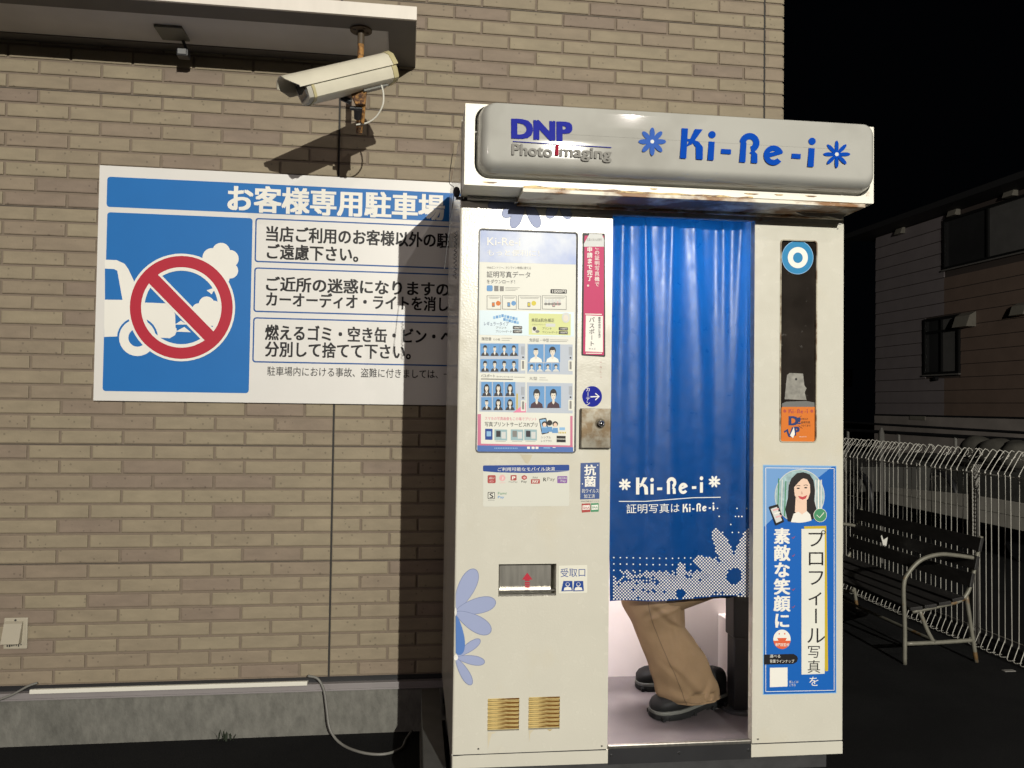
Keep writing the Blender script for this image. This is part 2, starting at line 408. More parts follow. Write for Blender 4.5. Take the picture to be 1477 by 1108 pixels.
wx(ret.build('side_brick_courses', BRICK, bld, kind='stuff'))
sm = MB(); sm.box(-.0038, .0038, -.0022, .0, Z0-16*ROW, 4.8); wx(sm.build('panel_joint', GAP, bld))
sm = MB(); sm.box(1.7962, 1.8038, -.0022, .0, Z0-16*ROW, 4.8); wx(sm.build('panel_joint', GAP, bld))
for vv in (-8, 0, 8, 16, 24, 32, 40):
    if vv in (8,): continue
    sm = MB(); sm.box(WX0, 1.8, -.0008, .0, Z0+vv*ROW-.0012, Z0+vv*ROW+.0012); wx(sm.build('horizontal_panel_joint', GAP, bld))
fd = MB(); fd.box(WX0+.002, WX1-.005, -.012, 0, 0, .176); wx(fd.build('foundation', CONC, bld))
fl = MB(); fl.box(WX0, WX1, -.028, 0, .177, .2035); fl.box(WX0, WX1, -.034, -.028, .177, .183); wx(fl.build('base_flashing', FLASH, bld, bevel=.0015))
fl = MB(); fl.box(WX0, WX1, -.003, 0, .204, Z0-16*ROW-.001); wx(fl.build('ventilation_gap', BLACK, bld))
# canopy
CZ, CY = 2.682, -.41
cn = MB(); cn.box(WX0, .297, CY, -.002, CZ+.012, CZ+.05); ca = wx(cn.build('canopy', SOFFR, bld))
def sub(mb, name, m, par, **k): return mb.build(name, m, par, **k)
s_ = MB(); s_.box(WX0, .300, CY-.012, CY, CZ-.002, CZ+.046); s_.box(.2975, .300, CY, -.003, CZ-.002, CZ+.046); sub(s_, 'fascia', FASCIA, ca, bevel=.0015)
s_ = MB(); s_.box(WX0, .2965, CY+.002, CY+.10, CZ, CZ+.0115); s_.box(WX0, .2965, -.07, -.003, CZ, CZ+.0115); s_.box(.197, .2965, CY+.1003, -.0703, CZ, CZ+.0115)
sub(s_, 'soffit_trim', SOFFR, ca)
s_ = MB(); s_.box(WX0, .1967, CY+.1003, -.0703, CZ+.004, CZ+.0115); sub(s_, 'soffit_panel', SOFFIT, ca)

# soffit lamp (unlit)
li = thing('soffit_lamp', 'small unlit square spotlight hanging under the canopy', 'lamp', (-.60, -.15, CZ))
m_ = MB(); m_.box(-.055, .045, -.075, .035, -.006, .0035); m_.build('mounting_plate', mat('grey_plate', (.16, .155, .13), .5), li, bevel=.002)
m_ = MB(); m_.tube([(.02, .03, -.004), (.03, .04, -.03), (.03, .035, -.05)], .006); m_.build('arm', BLACK, li)
m_ = MB(); m_.box(.0, .042, .02, .062, -.066, -.036); h_ = m_.build('lamp_head', BLACK, li, bevel=.004)
m_ = MB(); m_.box(.006, .036, .0165, .0195, -.061, -.041); m_.build('lens', mat('grey_glass', (.22, .22, .22), .1), h_)

# vent cover, raceway and cables on the wall
VCM = mat('aged_beige_plastic', (.40, .36, .28), .5, var=.06)
vc = thing('vent_cover', 'small beige plastic vent hood low on the brick wall', 'vent cover', (-1.157, -.0068, .365))
m_ = MB(); m_.box(-.043, .041, -.008, 0, 0, .117); m_.build('back_plate', VCM, vc, bevel=.004)
m_ = MB(); m_.loft([[(-.037, -.008, .105), (.026, -.008, .105), (.026, -.0085, .105), (-.037, -.0085, .105)], [(-.037, -.008, .098), (.026, -.008, .098), (.026, -.02, .098), (-.037, -.02, .098)],
    [(-.042, -.008, .025), (.022, -.008, .025), (.022, -.034, .025), (-.042, -.034, .025)]]); m_.build('hood', VCM, vc)
m_ = MB(); m_.cyl((-.002, -.0095, .108), .004, .003, 'y', 10); m_.build('screw', DSTEEL, vc)
m_ = MB()
for q in range(7): m_.box(-.03+q*.008, -.027+q*.008+random.random()*.003, -.0095, -.0078, .008+random.random()*.008, .018)
m_.build('slot', BLACK, vc)
rc = MB(); rc.box(-1.09, -.078, -.046, -.0352, .2055, .2215); rc.box(-1.09, -.078, -.0352, -.0033, .2055, .212)
tag(rc.build('cable_raceway', mat('white_raceway', (.72, .70, .62), .4), bevel=.002), 'long white plastic cable raceway along the foot of the brick wall', 'cable raceway')
def spline(pts, n=8):
    P = [Vector(p) for p in pts]; P = [2*P[0]-P[1]]+P+[2*P[-1]-P[-2]]; out = []
    for i in range(1, len(P)-2):
        for k in range(n):
            t = k/n; a, b, c, d = P[i-1], P[i], P[i+1], P[i+2]
            out.append(.5*((2*b)+(c-a)*t+(2*a-5*b+4*c-d)*t*t+(3*b-a-3*c+d)*t**3))
    out.append(P[-2]); return out
m_ = MB(); pts = [hit(444, 975, 1, -.04), hit(458, 979, 1, -.045), hit(467, 995, 1, -.05), hit(471, 1020, 1, -.06), hit(476, 1052, 1, -.08)]
pts += [hit(x, y, 2, .006) for x, y in ((492, 1073), (520, 1085), (552, 1088), (578, 1080), (586, 1066))]+[hit(594, 1054, 2, .02)]
m_.tube(spline(pts), .0052, 8); tag(m_.build('power_cable', CABLE, smooth=True), 'grey power cable dropping from the raceway and looping on the ground to the booth', 'cable')
m_ = MB(); pts = [hit(54, 985, 1, -.03), hit(40, 990, 1, -.035), hit(20, 1001, 1, -.04), hit(0, 1009, 1, -.045), hit(-40, 1025, 1, -.05)]
m_.tube(spline(pts), .0042, 8); tag(m_.build('thin_cable', CABLE, smooth=True), 'thin grey cable leaving the left end of the raceway', 'cable')

# ------------------------------------------------------------------ parking sign
sg = thing('parking_sign', 'wide white and blue customer parking notice board with no-idling symbol on the brick wall', 'sign', (-.9025, -.007, 1.304))
SIGNW = mat('sign_white', (.70, .685, .655), .4, var=.02)
m_ = MB(); m_.box(0, 1.86, -.013, 0, 0, .9085); m_.build('board', SIGNW, sg, bevel=.001)
def spx(px, py): h_ = hit(px, py, 1, -.02); return (h_.x+.9025, h_.z-1.304)
pr = Print(spx, lambda u, v, l: (u, -.0131-l, v))
c2 = lambda x, y: (120+x*.3791, 220+y*.3791)
def ru(xa, z1, xb, z0, m, l, r=.012):   # rounded rectangle directly in sign metres
    pts = []
    for cx, cz, a in ((xb-r, z1-r, 0), (xa+r, z1-r, 90), (xa+r, z0+r, 180), (xb-r, z0+r, 270)):
        for k in range(6): t = R(a+k*18); pts.append((cx+r*math.cos(t), cz+r*math.sin(t)))
    pr.uv(pts, [tuple(range(len(pts)))], m, l)
tl = spx(*c2(92, 92)); bl_ = spx(*c2(92, 207)); ru(tl[0], tl[1], 1.82, bl_[1], I_B, 1)
tl = spx(*c2(92, 227)); br_ = spx(*c2(628, 916)); ru(tl[0], tl[1], br_[0]+.002, br_[1], I_B, 1)
for ty, by in ((249, 417), (437, 607), (627, 799)):
    a = spx(*c2(655, ty)); b_ = spx(*c2(650, by)); xa = spx(*c2(652, 400))[0]
    ru(xa, a[1], 1.82, b_[1], I_SB, 1); ru(xa+.0055, a[1]-.0055, 1.815, b_[1]+.0055, SIGNW, 2, .008)
SL = .043
def stext(t, x0, x1, y, h, m, bold=.03, l=4, sp=1.0):
    a = spx(*c2(x0, y)); b_ = spx(*c2(x1, y)); hh = h*.3791/352*1.0
    vs, fs, gx0, gx1, gy0, gy1 = glyphs(t, 0, sp); kx = (b_[0]-a[0])/(gx1-gx0); ky = hh/.90
    for ox, oy in bolds(bold): pr.uv([(a[0]+(x+ox-gx0)*kx, a[1]+(q+oy+.08)*ky) for x, q in vs], fs, m, l)
stext('お客様専用駐車場', 552, 1372, 222, 92, I_W, .035)
stext('です', 1420, 1600, 246, 88, I_W, .035)
stext('当店ご利用のお客様以外の駐車は', 697, 1500, 337, 54, I_K)
stext('ご遠慮下さい。', 700, 1045, 405, 54, I_K)
stext('ご近所の迷惑になりますので', 697, 1450, 527, 52, I_K, .03, 4)
stext('カーオーディオ・ライトを消して', 697, 1435, 585, 52, I_K)
stext('燃えるゴミ・空き缶・ビン・ペット', 693, 1500, 713, 54, I_K)
stext('分別して捨てて下さい。', 693, 1245, 776, 54, I_K)
stext('駐車場内における事故、盗難に付きましては、一切', 700, 1430, 849, 33, I_K, .006)
# pictogram
def cp(pts): return [c2(*p) for p in pts]
pr.poly(cp([(83, 408), (128, 410), (158, 424), (172, 444), (192, 486), (205, 570), (330, 575), (350, 615), (356, 680), (350, 695), (330, 707), (262, 703), (130, 700), (80, 702)]), I_W, 2)
pr.poly(cp([(83, 442), (118, 444), (130, 450), (150, 561), (83, 560)]), I_B, 3)
pr.poly(cp([(350, 610), (395, 640), (372, 672), (352, 668)]), I_B, 3)
x_, y_ = c2(207, 705); pr.ell(x_, y_, 29.5, 29.5, I_B, 3); pr.ell(x_, y_, 26.5, 26.5, I_W, 4); pr.ell(x_, y_, 13, 13, I_B, 5)
for cx, cy, r in ((525, 378, 34), (490, 400, 36), (558, 405, 34), (560, 450, 30), (520, 425, 42), (535, 480, 22), (478, 425, 26)): pr.ell(*c2(cx, cy), r*.379, r*.379, I_W, 3, 20)
for cx, cy, r in ((470, 578, 30), (440, 600, 26), (498, 590, 26), (505, 620, 22), (470, 615, 34), (490, 640, 20)): pr.ell(*c2(cx, cy), r*.379, r*.379, I_W, 3, 20)
for tri in (((500, 500), (485, 540), (505, 520)), ((350, 655), (395, 655), (372, 640)), ((352, 682), (410, 684), (385, 664)), ((470, 525), (500, 515), (490, 540))): pr.poly(cp(tri), I_W, 4)
cx, cy = c2(374, 590)
pr.ring(cx, cy, 53, 77.6, I_W, 6, 56); pr.ring(cx, cy, 58, 74.2, I_R, 7, 56)
pr.stroke([(cx-42, cy-43), (cx+42, cy+43)], 24, I_W, 6); pr.stroke([(cx-46, cy-47), (cx+46, cy+47)], 18, I_R, 8)
pr.build('printed_face', sg)

# ------------------------------------------------------------------ security camera
CAMP = Vector((.098, -.308, CZ))
cc = thing('security_camera', 'cream bullet security camera on a rusty bracket hanging from the canopy', 'security camera', CAMP)
def W(px, py, Y): return hit(px, py, 1, Y)-CAMP
m_ = MB(); m_.cyl((0, 0, -.006), .040, .006, 'z', 24)
for k in range(4): m_.cyl((.026*math.cos(k*1.57+.5), .026*math.sin(k*1.57+.5), -.0095), .005, .004, 'z', 8)
m_.build('ceiling_flange', mat('brown_flange', (.10, .07, .045), .7, var=.3), cc)
pole = MB(); pole.cyl((0, 0, -.385), .0115, .38, 'z', 14); pole.build('pole', [RUST], cc, smooth='auto')
pole = MB(); pole.cyl((0, 0, -.055), .0125, .05, 'z', 14); pole.build('pole_sleeve', mat('brown_sleeve', (.075, .055, .035), .6, var=.2), cc, smooth='auto')
# housing axis from tail to nose
tail = W(556, 102, -.47); nose = W(441, 129.5, -.585)
ax = (nose-tail); L_ = ax.length; ax.normalize()
side = ax.cross(Vector((0, 0, 1))).normalized(); hu = side.cross(ax).normalized()
def hp(a, s, u): return tail+ax*a+side*s+hu*u
def prof(w_, h_, drop): # hood cross-section (open below) from left rim over the top to right rim
    return [(-w_, -drop), (-w_*1.0, .006), (-w_*.86, h_*.62), (-w_*.45, h_*.93), (0, h_), (w_*.45, h_*.93), (w_*.86, h_*.62), (w_*1.0, .006), (w_, -drop)]
pf = prof(.056, .057, .0); th = .003
def shell(a0, a1, k, name, m, front_cut=0):
    outer = [(s*k, u*k) for s, u in pf]; inner = [(s*(k-.06), u*(k-.06)) for s, u in pf]
    def ringat(a, tilt): return [hp(a+tilt*(1 if u > .02 else (.3 if u > .008 else -.6)), s, u) for s, u in outer]+[hp(a+tilt*(1 if u > .02 else (.3 if u > .008 else -.6)), s, u) for s, u in inner[::-1]]
    q = MB(); q.loft([ringat(a0, 0), ringat(a1, front_cut)]); return q.build(name, m, cc, smooth='auto')
shell(-.006, L_+.052, 1.0, 'sun_hood', CREAM, .022)
shell(-.024, -.0065, 1.05, 'hood_end_trim', CREAMD)
def bodyring(a, k=1.0):
    pts = [(-.049, .02), (-.049, -.014), (-.041, -.038), (-.023, -.046), (.023, -.046), (.041, -.038), (.049, -.014), (.049, .02), (.034, .040), (-.034, .040)]
    return [hp(a, s*k, u*k) for s, u in pts]
q = MB(); q.loft([bodyring(0), bodyring(L_-.012)]); hb = q.build('housing', CREAM, cc, smooth='auto')
q = MB(); q.loft([bodyring(-.022, .96), bodyring(-.018, 1.04), bodyring(-.001, 1.04)]); q.build('rear_cap', CREAMD, cc, smooth='auto')
q = MB(); q.loft([bodyring(L_-.0115, 1.04), bodyring(L_-.002, 1.04)]); q.build('front_band', CREAMD, cc, smooth='auto')
q = MB(); q.loft([bodyring(L_-.0015, .97), bodyring(L_+.014, .93)]); q.build('front_bezel', mat('grey_beige_bezel', (.42, .40, .34), .5), cc, smooth='auto')
q = MB(); q.loft([[hp(L_+.0145, s, u) for s, u in ((-.03, -.026), (.03, -.026), (.03, .024), (-.03, .024))], [hp(L_+.017, s, u) for s, u in ((-.03, -.026), (.03, -.026), (.03, .024), (-.03, .024))]]); q.build('lens_window', LENS, cc)
# bracket under the housing
bp_ = tail+ax*.055-hu*.042
q = MB(); q.loft([[hp(a, s, -.0465) for a, s in ((.02, -.018), (.115, -.018), (.115, .018), (.02, .018))], [hp(a, s, -.053) for a, s in ((.02, -.018), (.115, -.018), (.115, .018), (.02, .018))]]); q.build('mounting_rail', mat('grey_rail', (.22, .22, .2), .5, metal=.5), cc)
p0 = W(511, 128, -.50); p1 = W(526, 126, -.50); p2 = W(527, 148, -.48); p3 = W(513, 158, -.47)
q = MB(); o_ = Vector((0, .012, 0)); a_ = [W(504, 132, -.50), W(530, 123, -.50), W(527, 152, -.49), W(513, 152, -.49)]
q.loft([[p-o_ for p in a_], [p+o_ for p in a_]]); q.build('bracket', RUST, cc, bevel=.002)
q = MB(); q.tube([W(492, 140, -.49), W(506, 147, -.48)], [.012, .010], 12); q.build('tilt_knob', BLACK, cc, smooth='auto')
q = MB(); q.tube([W(505, 156, -.47), W(526, 157, -.47)], .008, 10); q.tube([W(517, 158, -.47), W(516, 172, -.45)], [.016, .013], 12); q.build('clamp', BLACK, cc, smooth='auto')
q = MB(); q.tube([W(525, 152, -.48), W(523, 178, -.45)], .006, 8); q.tube([W(523, 170, -.45), (0, -.01, W(520, 172, -.45).z), (0, 0, -.375)], .006, 8); q.build('strut', RUST, cc, smooth='auto')
gl = W(549, 118, -.495)
q = MB(); q.ball(gl, .011, 12, 8); q.tube([gl+Vector((0, 0, .018)), gl], .009, 12); q.build('cable_gland', CREAM, cc, smooth='auto')
q = MB(); q.tube(spline([gl, W(553, 135, -.49), W(552, 152, -.48), W(543, 168, -.46), W(530, 177, -.445), W(514, 180, -.438)]), .0028, 8); q.build('cord', WCABLE, cc, smooth='auto')

# ------------------------------------------------------------------ photo booth (local: x right, y back, z up)
bo = thing('photo_booth', 'white coin-operated ID photo booth with blue curtain and Ki-Re-i light sign', 'photo booth', (BX, BY, 0), BR)
ZB, ZT, ZTT, BW, BDp = .24, 1.915, 2.155, 1.213, .84
def panel(mb, xs, zs, y, holes):
    """front sheet as a grid of quads, cells inside a hole left out"""
    for i in range(len(xs)-1):
        for k in range(len(zs)-1):
            cx, cz = (xs[i]+xs[i+1])/2, (zs[k]+zs[k+1])/2
            if any(h[0] < cx < h[1] and h[2] < cz < h[3] for h in holes): continue
            mb.add([(xs[i], y, zs[k]), (xs[i+1], y, zs[k]), (xs[i+1], y, zs[k+1]), (xs[i], y, zs[k+1])], [(0, 1, 2, 3)])
    for h in holes:
        x0, x1, z0, z1, d = h
        v = [(x0, y, z0), (x1, y, z0), (x1, y, z1), (x0, y, z1), (x0, y+d, z0), (x1, y+d, z0), (x1, y+d, z1), (x0, y+d, z1)]
        mb.add(v, [(0, 4, 5, 1), (1, 5, 6, 2), (2, 6, 7, 3), (3, 7, 4, 0), (4, 7, 6, 5)])
def u2(px, py): v = bd(px, py); return v.x, v.z
sx0, sz1 = u2(719.5, 814); sx1, sz0 = u2(802, 859.5)
v1 = (*u2(703.7, 1008), *u2(748.5, 1053.5)); v2 = (*u2(762.6, 1006), *u2(807, 1051.2))
dx0, dz1 = u2(691.5, 330.5); dx1, dz0 = u2(829.5, 653)
holes = [(sx0, sx1, sz0, sz1, .05), (v1[0], v1[2], v1[3], v1[1], .012), (v2[0], v2[2], v2[3], v2[1], .012), (dx0, dx1, dz0, dz1, .006)]
CR = .006; ZS = .280; LW = .465
xs = sorted({CR, LW, *[h[0] for h in holes], *[h[1] for h in holes]}); zs = sorted({ZS+.0025, ZT, *[h[2] for h in holes], *[h[3] for h in holes]})
m_ = MB(); panel(m_, xs, zs, 0, holes)
arc = [(CR-CR*math.sin(t), CR-CR*math.cos(t)) for t in [R(90*k/6) for k in range(7)]]
m_.loft([[(x, y, ZS+.0025) for x, y in arc], [(x, y, ZT) for x, y in arc]], cap=False, closed=False)
m_.add([(LW, 0, ZS+.0025), (LW, .66, ZS+.0025), (LW, .66, ZT), (LW, 0, ZT)], [(0, 1, 2, 3)])
cab = m_.build('machine_cabinet', WHITE, bo)
m_ = MB(); m_.loft([[(0, CR, ZB), (0, CR, ZS-.0015)]+[] if False else [(x, y, ZB) for x, y in arc]+[(LW+.002, 0, ZB), (LW+.002, .05, ZB), (0, .05, ZB)], [(x, y, ZS-.0015) for x, y in arc]+[(LW+.002, 0, ZS-.0015), (LW+.002, .05, ZS-.0015), (0, .05, ZS-.0015)]]); m_.build('base_strip', WHITE, bo)
m_ = MB(); m_.box(.003, LW-.002, .003, .04, ZS-.0015, ZS+.0025); m_.build('shadow_gap', BLACK, bo)
# side wall, back, roof, right column
m_ = MB(); m_.box(.0, .004, CR, BDp, ZB, ZTT-.002); m_.build('side_wall', SIDE, bo)
m_ = MB(); m_.box(BW-.02, BW, .0305, BDp, ZB, ZTT-.002); m_.build('side_wall', SIDE, bo)
m_ = MB(); m_.box(.004, BW-.02, BDp-.02, BDp, ZB, ZTT-.002); m_.build('back_wall', SIDE, bo)
m_ = MB(); m_.box(.0005, BW-.0005, .0, BDp-.001, ZTT-.0018, ZTT+.004); m_.build('roof', SIDE, bo)
m_ = MB(); m_.box(LW+.001, BW-.0205, .61, .63, ZB, ZT); m_.build('inner_back_wall', INNER, bo)
m_ = MB(); m_.box(LW+.001, BW-.0205, .03, .61, 1.93, 1.945); m_.build('ceiling', INNER, bo)
m_ = MB(); m_.box(LW+.001, LW+.003, .02, .6095, .291, 1.925); m_.build('inner_side_wall', INNER, bo)
m_ = MB(); m_.box(BW-.0225, BW-.0205, .031, .6095, .291, 1.925); m_.build('inner_side_wall', INNER, bo)
RX = .918; wx0, wz1 = u2(1126.5, 346.5); wx1, wz0 = u2(1176.5, 637.5)
m_ = MB(); panel(m_, sorted({RX, BW-.004, wx0, wx1}), sorted({ZS+.0025, ZT, wz0, wz1}), 0, [(wx0, wx1, wz0, wz1, .010)])
m_.loft([[(BW-.004, 0, ZS+.0025), (BW-.001, .001, ZS+.0025), (BW, .004, ZS+.0025), (BW, .03, ZS+.0025)], [(BW-.004, 0, ZT), (BW-.001, .001, ZT), (BW, .004, ZT), (BW, .03, ZT)]], cap=False, closed=False)
m_.add([(RX, 0, ZS+.0025), (RX, .03, ZS+.0025), (RX, .03, ZT), (RX, 0, ZT)], [(0, 1, 2, 3)]); m_.add([(RX, .03, ZS+.0025), (BW-.0005, .03, ZS+.0025), (BW-.0005, .03, ZT), (RX, .03, ZT)], [(0, 1, 2, 3)])
rcol = m_.build('right_column', WHITE, bo)
m_ = MB(); m_.box(RX-.002, BW, 0, .03, ZB, ZS-.0015); m_.build('base_strip', WHITE, bo, bevel=.0015)
m_ = MB(); m_.box(RX+.002, BW-.003, .003, .028, ZS-.0015, ZS+.0025); m_.build('shadow_gap', BLACK, bo)
# header over the opening
m_ = MB(); m_.box(LW+.0005, RX-.0005, .0, .02, 1.894, ZT); m_.box(.335, BW-.01, -.0035, -.0005, 1.893, ZT); m_.build('header_trim', GREYEDGE, bo)
# floor, threshold
m_ = MB(); m_.box(LW+.001, BW-.021, .012, .6095, ZB+.02, .2895); m_.build('floor', FLOORM, bo)
m_ = MB(); m_.box(LW+.003, RX-.003, -.001, .0115, .2815, .2925); m_.build('threshold_edge', METAL, bo, bevel=.002)
m_ = MB(); m_.box(LW+.003, RX-.003, .0015, .0115, ZB-.005, .281); kp = m_.build('kick_plate', BLACK, bo)
m_ = MB()
for x in (.478, .688, .908):
    m_.cyl((x, -.001, .262), .004, .0024, 'y', 10)
m_.build('screw', CHROME, kp)
# seat box, stool
m_ = MB(); m_.box(1.045, BW-.0235, .26, .6085, .2905, .52); m_.build('inner_box', INNER, bo, bevel=.004)
st = MB(); st.cyl((.985, .25, .2905), .062, .008, 'z', 28); sto = st.build('stool', DSTEEL, bo, smooth='auto')
st = MB(); st.box(.950, 1.020, .218, .282, .299, .54); st.build('outer_post', BLACK, sto, bevel=.006)
st = MB(); st.box(.945, 1.025, .213, .287, .5405, .70); st.build('sleeve', BLACK, sto, bevel=.005)
st = MB(); st.cyl((.985, .25, .7005), .155, .045, 'z', 32); st.build('seat', BLACK, sto, smooth='auto', bevel=.01)
# booth lamp
ld = bpy.data.lights.new('booth_ceiling_lamp', 'AREA'); ld.shape = 'RECTANGLE'; ld.size = .42; ld.size_y = .30; ld.energy = 29; ld.color = (1.0, .93, .88)
lo = bpy.data.objects.new('booth_ceiling_lamp', ld); col.objects.link(lo); lo.parent = bo; lo.location = (.72, .34, 1.918)
m_ = MB(); m_.box(.50, .94, .18, .50, 1.9215, 1.9295); m_.build('ceiling_light_panel', mat('lamp_diffuser', (.9, .9, .88), .5, emit=(1, .95, .9), estr=3), bo)
# curtain
def cy(x, z):
    t = (x-.467)/.452; h_ = (z-.71)/1.18
    top = max(0, h_)**1.3
    f = 0
    for c, wd, am, dr in ((.09, .030, .010, .0), (.255, .022, .011, .015), (.43, .028, .010, .02), (.62, .03, .009, .10), (.80, .028, .010, .05), (.94, .03, .012, -.10)):
        cc_ = c+dr*(1-h_)+.008*math.sin(h_*5+c*20); ww = wd*1.35*(1+.8*(1-h_))
        f -= .62*am*(.30+.70*h_)*math.exp(-((t-cc_)/ww)**2)
    f += .006*math.sin(t*2*math.pi*1.35+.9+h_*.8)
    f += .0012*top**5*math.sin(t*2*math.pi*8+.5)
    f += .0035*noise.noise(Vector((x*7, 0, z*3)))+.0006*noise.noise(Vector((x*18, 3, z*6)))+.0002*noise.noise(Vector((x*50, 3, z*40)))
    return .046+f
def cedge(z): h_ = (z-.71)/1.18; return .467+.014*(1-h_)**2, .936
def hem(t): return .708+.012*t+.002*math.sin(t*9+1)+.001*math.sin(t*17)
NX, NZ = 170, 150
cv = MB(); vs = []; fs = []
for k in range(NZ+1):
    for i in range(NX+1):
        t = i/NX; z = hem(t)+(1.919-hem(t))*k/NZ; e0, e1 = cedge(z); x = e0+(e1-e0)*t
        vs.append((x, cy(x, z), z))
for k in range(NZ):
    for i in range(NX):
        a = k*(NX+1)+i; fs.append((a, a+1, a+NX+2, a+NX+1))
cv.add(vs, fs)
CUR = mat('blue_vinyl_curtain', (.001, .034, .145), .33, spec=.24, var=.05, bump=.05, bscale=14, rvar=.06)
nt = CUR.node_tree; b = nt.nodes['Principled BSDF']
tr = nt.nodes.new('ShaderNodeBsdfTranslucent'); tr.inputs[0].default_value = (.01, .22, .9, 1)
mx = nt.nodes.new('ShaderNodeMixShader'); mx.inputs[0].default_value = .014
nt.links.new(b.outputs[0], mx.inputs[1]); nt.links.new(tr.outputs[0], mx.inputs[2]); nt.links.new(mx.outputs[0], nt.nodes['Material Output'].inputs[0])
cur = cv.build('curtain', CUR, bo, smooth=True)
def cpx(px, py): v = bd(px, py, .045); return v.x, v.z
kp = Print(cpx, lambda u, v, l: (u, cy(u, v)-.0007-l, v), .0002)
def star(P, cx, cy_, r, m, l=2, n=8, inner=.16, w_=.17, rot=0.0, k=1.0):
    for i in range(n):
        a = rot+2*math.pi*i/n; ca, sa = math.cos(a), math.sin(a); pts = []
        for q in range(14):
            t = 2*math.pi*q/14; d = (inner+1)/2+(1-inner)/2*math.cos(t); s = w_*math.sin(t)*(.75+.25*d)
            pts.append((cx+r*(d*ca-s*sa), cy_+r*k*(d*sa+s*ca)))
        P.poly(pts, m, l)
# custom rounded lettering "Ki-Re-i"; design units: 447 wide, 100 high
def kirei(P, x0, y0, sx, sy, slope, m, l=3, lean=0.0):
    def T(x, y): return (x0+(x+lean*y)*sx, y0+slope*x*sx-y*sy)
    def pl(pts): P.poly([T(*p) for p in pts], m, l)
    def cir(cx, cy_, r, ry=None): pl([(cx+r*math.cos(t), cy_+(ry or r)*math.sin(t)) for t in [2*math.pi*i/24 for i in range(24)]])
    def arc_(cx, cy_, r0, r1, a0, a1, n=20, ll=None):
        ts = [R(a0+(a1-a0)*i/n) for i in range(n+1)]
        P.band([T(cx+r0*math.cos(t), cy_+r0*math.sin(t)) for t in ts], [T(cx+r1*math.cos(t), cy_+r1*math.sin(t)) for t in ts], m, l)
    pl([(0, 0), (21, 0), (21, 100), (0, 100)])
    pl([(21, 44), (44, 100), (70, 100), (38, 50), (21, 40)]); pl([(21, 58), (36, 56), (50, 40), (54, 0), (76, 0), (74, 42), (60, 58), (38, 66), (21, 66)])
    pl([(92, 0), (112, 0), (112, 62), (92, 62)]); cir(102, 85, 12)
    pl([(135, 24), (168, 24), (168, 40), (135, 40)])
    pl([(198, 0), (218, 0), (218, 66), (198, 66)]); arc_(228, 66, 12, 33, 180, -75)
    pl([(226, 34), (240, 34), (262, 4), (262, 0), (238, 0), (238, 28), (226, 34)]) if False else pl([(230, 33), (240, 45), (256, 30), (258, 0), (237, 0), (236, 30)])
    arc_(310, 30, 15, 33, 20, 325); pl([(295, 22), (340, 38), (336, 50), (292, 36)])
    pl([(370, 24), (400, 24), (400, 40), (370, 40)])
    pl([(425, 0), (445, 0), (445, 62), (425, 62)]); cir(435, 85, 12)
kirei(kp, 917.5, 713.5, .217, .245, -.028, I_W)
star(kp, 901.5, 699, 9, I_W, 2, 8, .1, .20, .39); star(kp, 1031, 695, 9, I_W, 2, 8, .1, .20, .39)
kp.stroke([(893, 723.5), (930, 723), (965, 720), (1000, 718), (1040, 717.5)], 1.1, I_W, 2)
kp.text('証明写真は', 904, 979, 741, 13.5, I_W, 2, .01, -.03)
kirei(kp, 984, 739, .105, .12, -.05, I_W, 3)
# halftone flowers and band
fl1 = (1059, 831, 11, [(-1.95, 72, 11), (-1.20, 78, 12), (-.35, 55, 12), (-2.75, 62, 12), (2.75, 62, 12), (.6, 50, 12), (1.7, 40, 12)])
fl2 = (981, 856, 7, [(-1.55, 44, 7), (-2.45, 34, 7), (-.75, 40, 7), (.2, 34, 8), (2.9, 34, 8)])
def inpet(x, y):
    for cx, cy_, cr, pets in (fl1, fl2):
        dx, dy = x-cx, y-cy_
        if dx*dx+dy*dy < cr*cr: return -1
        for a, L2, wd in pets:
            u = dx*math.cos(a)+dy*math.sin(a); v = -dx*math.sin(a)+dy*math.cos(a)
            if ((u-L2/2-2)/(L2/2))**2+(v/wd)**2 < 1: return 1
        if dx*dx+dy*dy < (cr+10)**2: return 1
    return 0
yy = 722.0; row = 0
def cedgepx(y): return 885.5, 1081
while yy < 884:
    xx = 886+(2.3 if row % 2 else 0)
    while xx < 1088:
        p = inpet(xx, yy); dens = 0; bandtop = 803-.0*(xx-886)
        gy = (yy-bandtop)/62
        if p == 1: dens = 1.25
        elif p == 0 and gy > 0 and not (xx > 1040 and yy < 850):
            if gy < .35: dens = 1.1 if (row % 4 == 0 and int((xx-886)/4.6+.01) % 2 == 0) else 0
            elif gy < .62: dens = 1.15 if random.random() < .5+gy*.5 else 0
            else: dens = 1.22 if random.random() < .93 else 0
        elif p == 0 and xx > 1030 and yy > 730 and row % 5 == 0 and random.random() < .25: dens = 1.1
        if dens:
            u, v = cpx(xx, yy); t = (u-.47)/.435
            if .474+.008*(1-(v-.71)/1.18)**2 < u < .931 and v > hem(t)+.002:
                kp.poly([(xx+dens*math.cos(q*math.pi/3), yy+dens*math.sin(q*math.pi/3)) for q in range(6)], I_W, 2)
        xx += 4.6
    yy += 2.3; row += 1
kp.build('curtain_print', cur)
# curtain rail and rings
m_ = MB(); m_.tube([(LW+.004, .048, 1.924), (RX+.02, .048, 1.924)], .0045, 10); cr_ = m_.build('curtain_rail', METAL, bo, smooth=True)
for x in (.50, .555, .61, .665, .72, .775, .83, .885):
    m_ = MB(); m_.tube([(x, .048+.008*math.cos(t), 1.919+.008*math.sin(t)) for t in [2*math.pi*i/12 for i in range(13)]], .0012, 6); m_.build('ring', METAL, cr_)

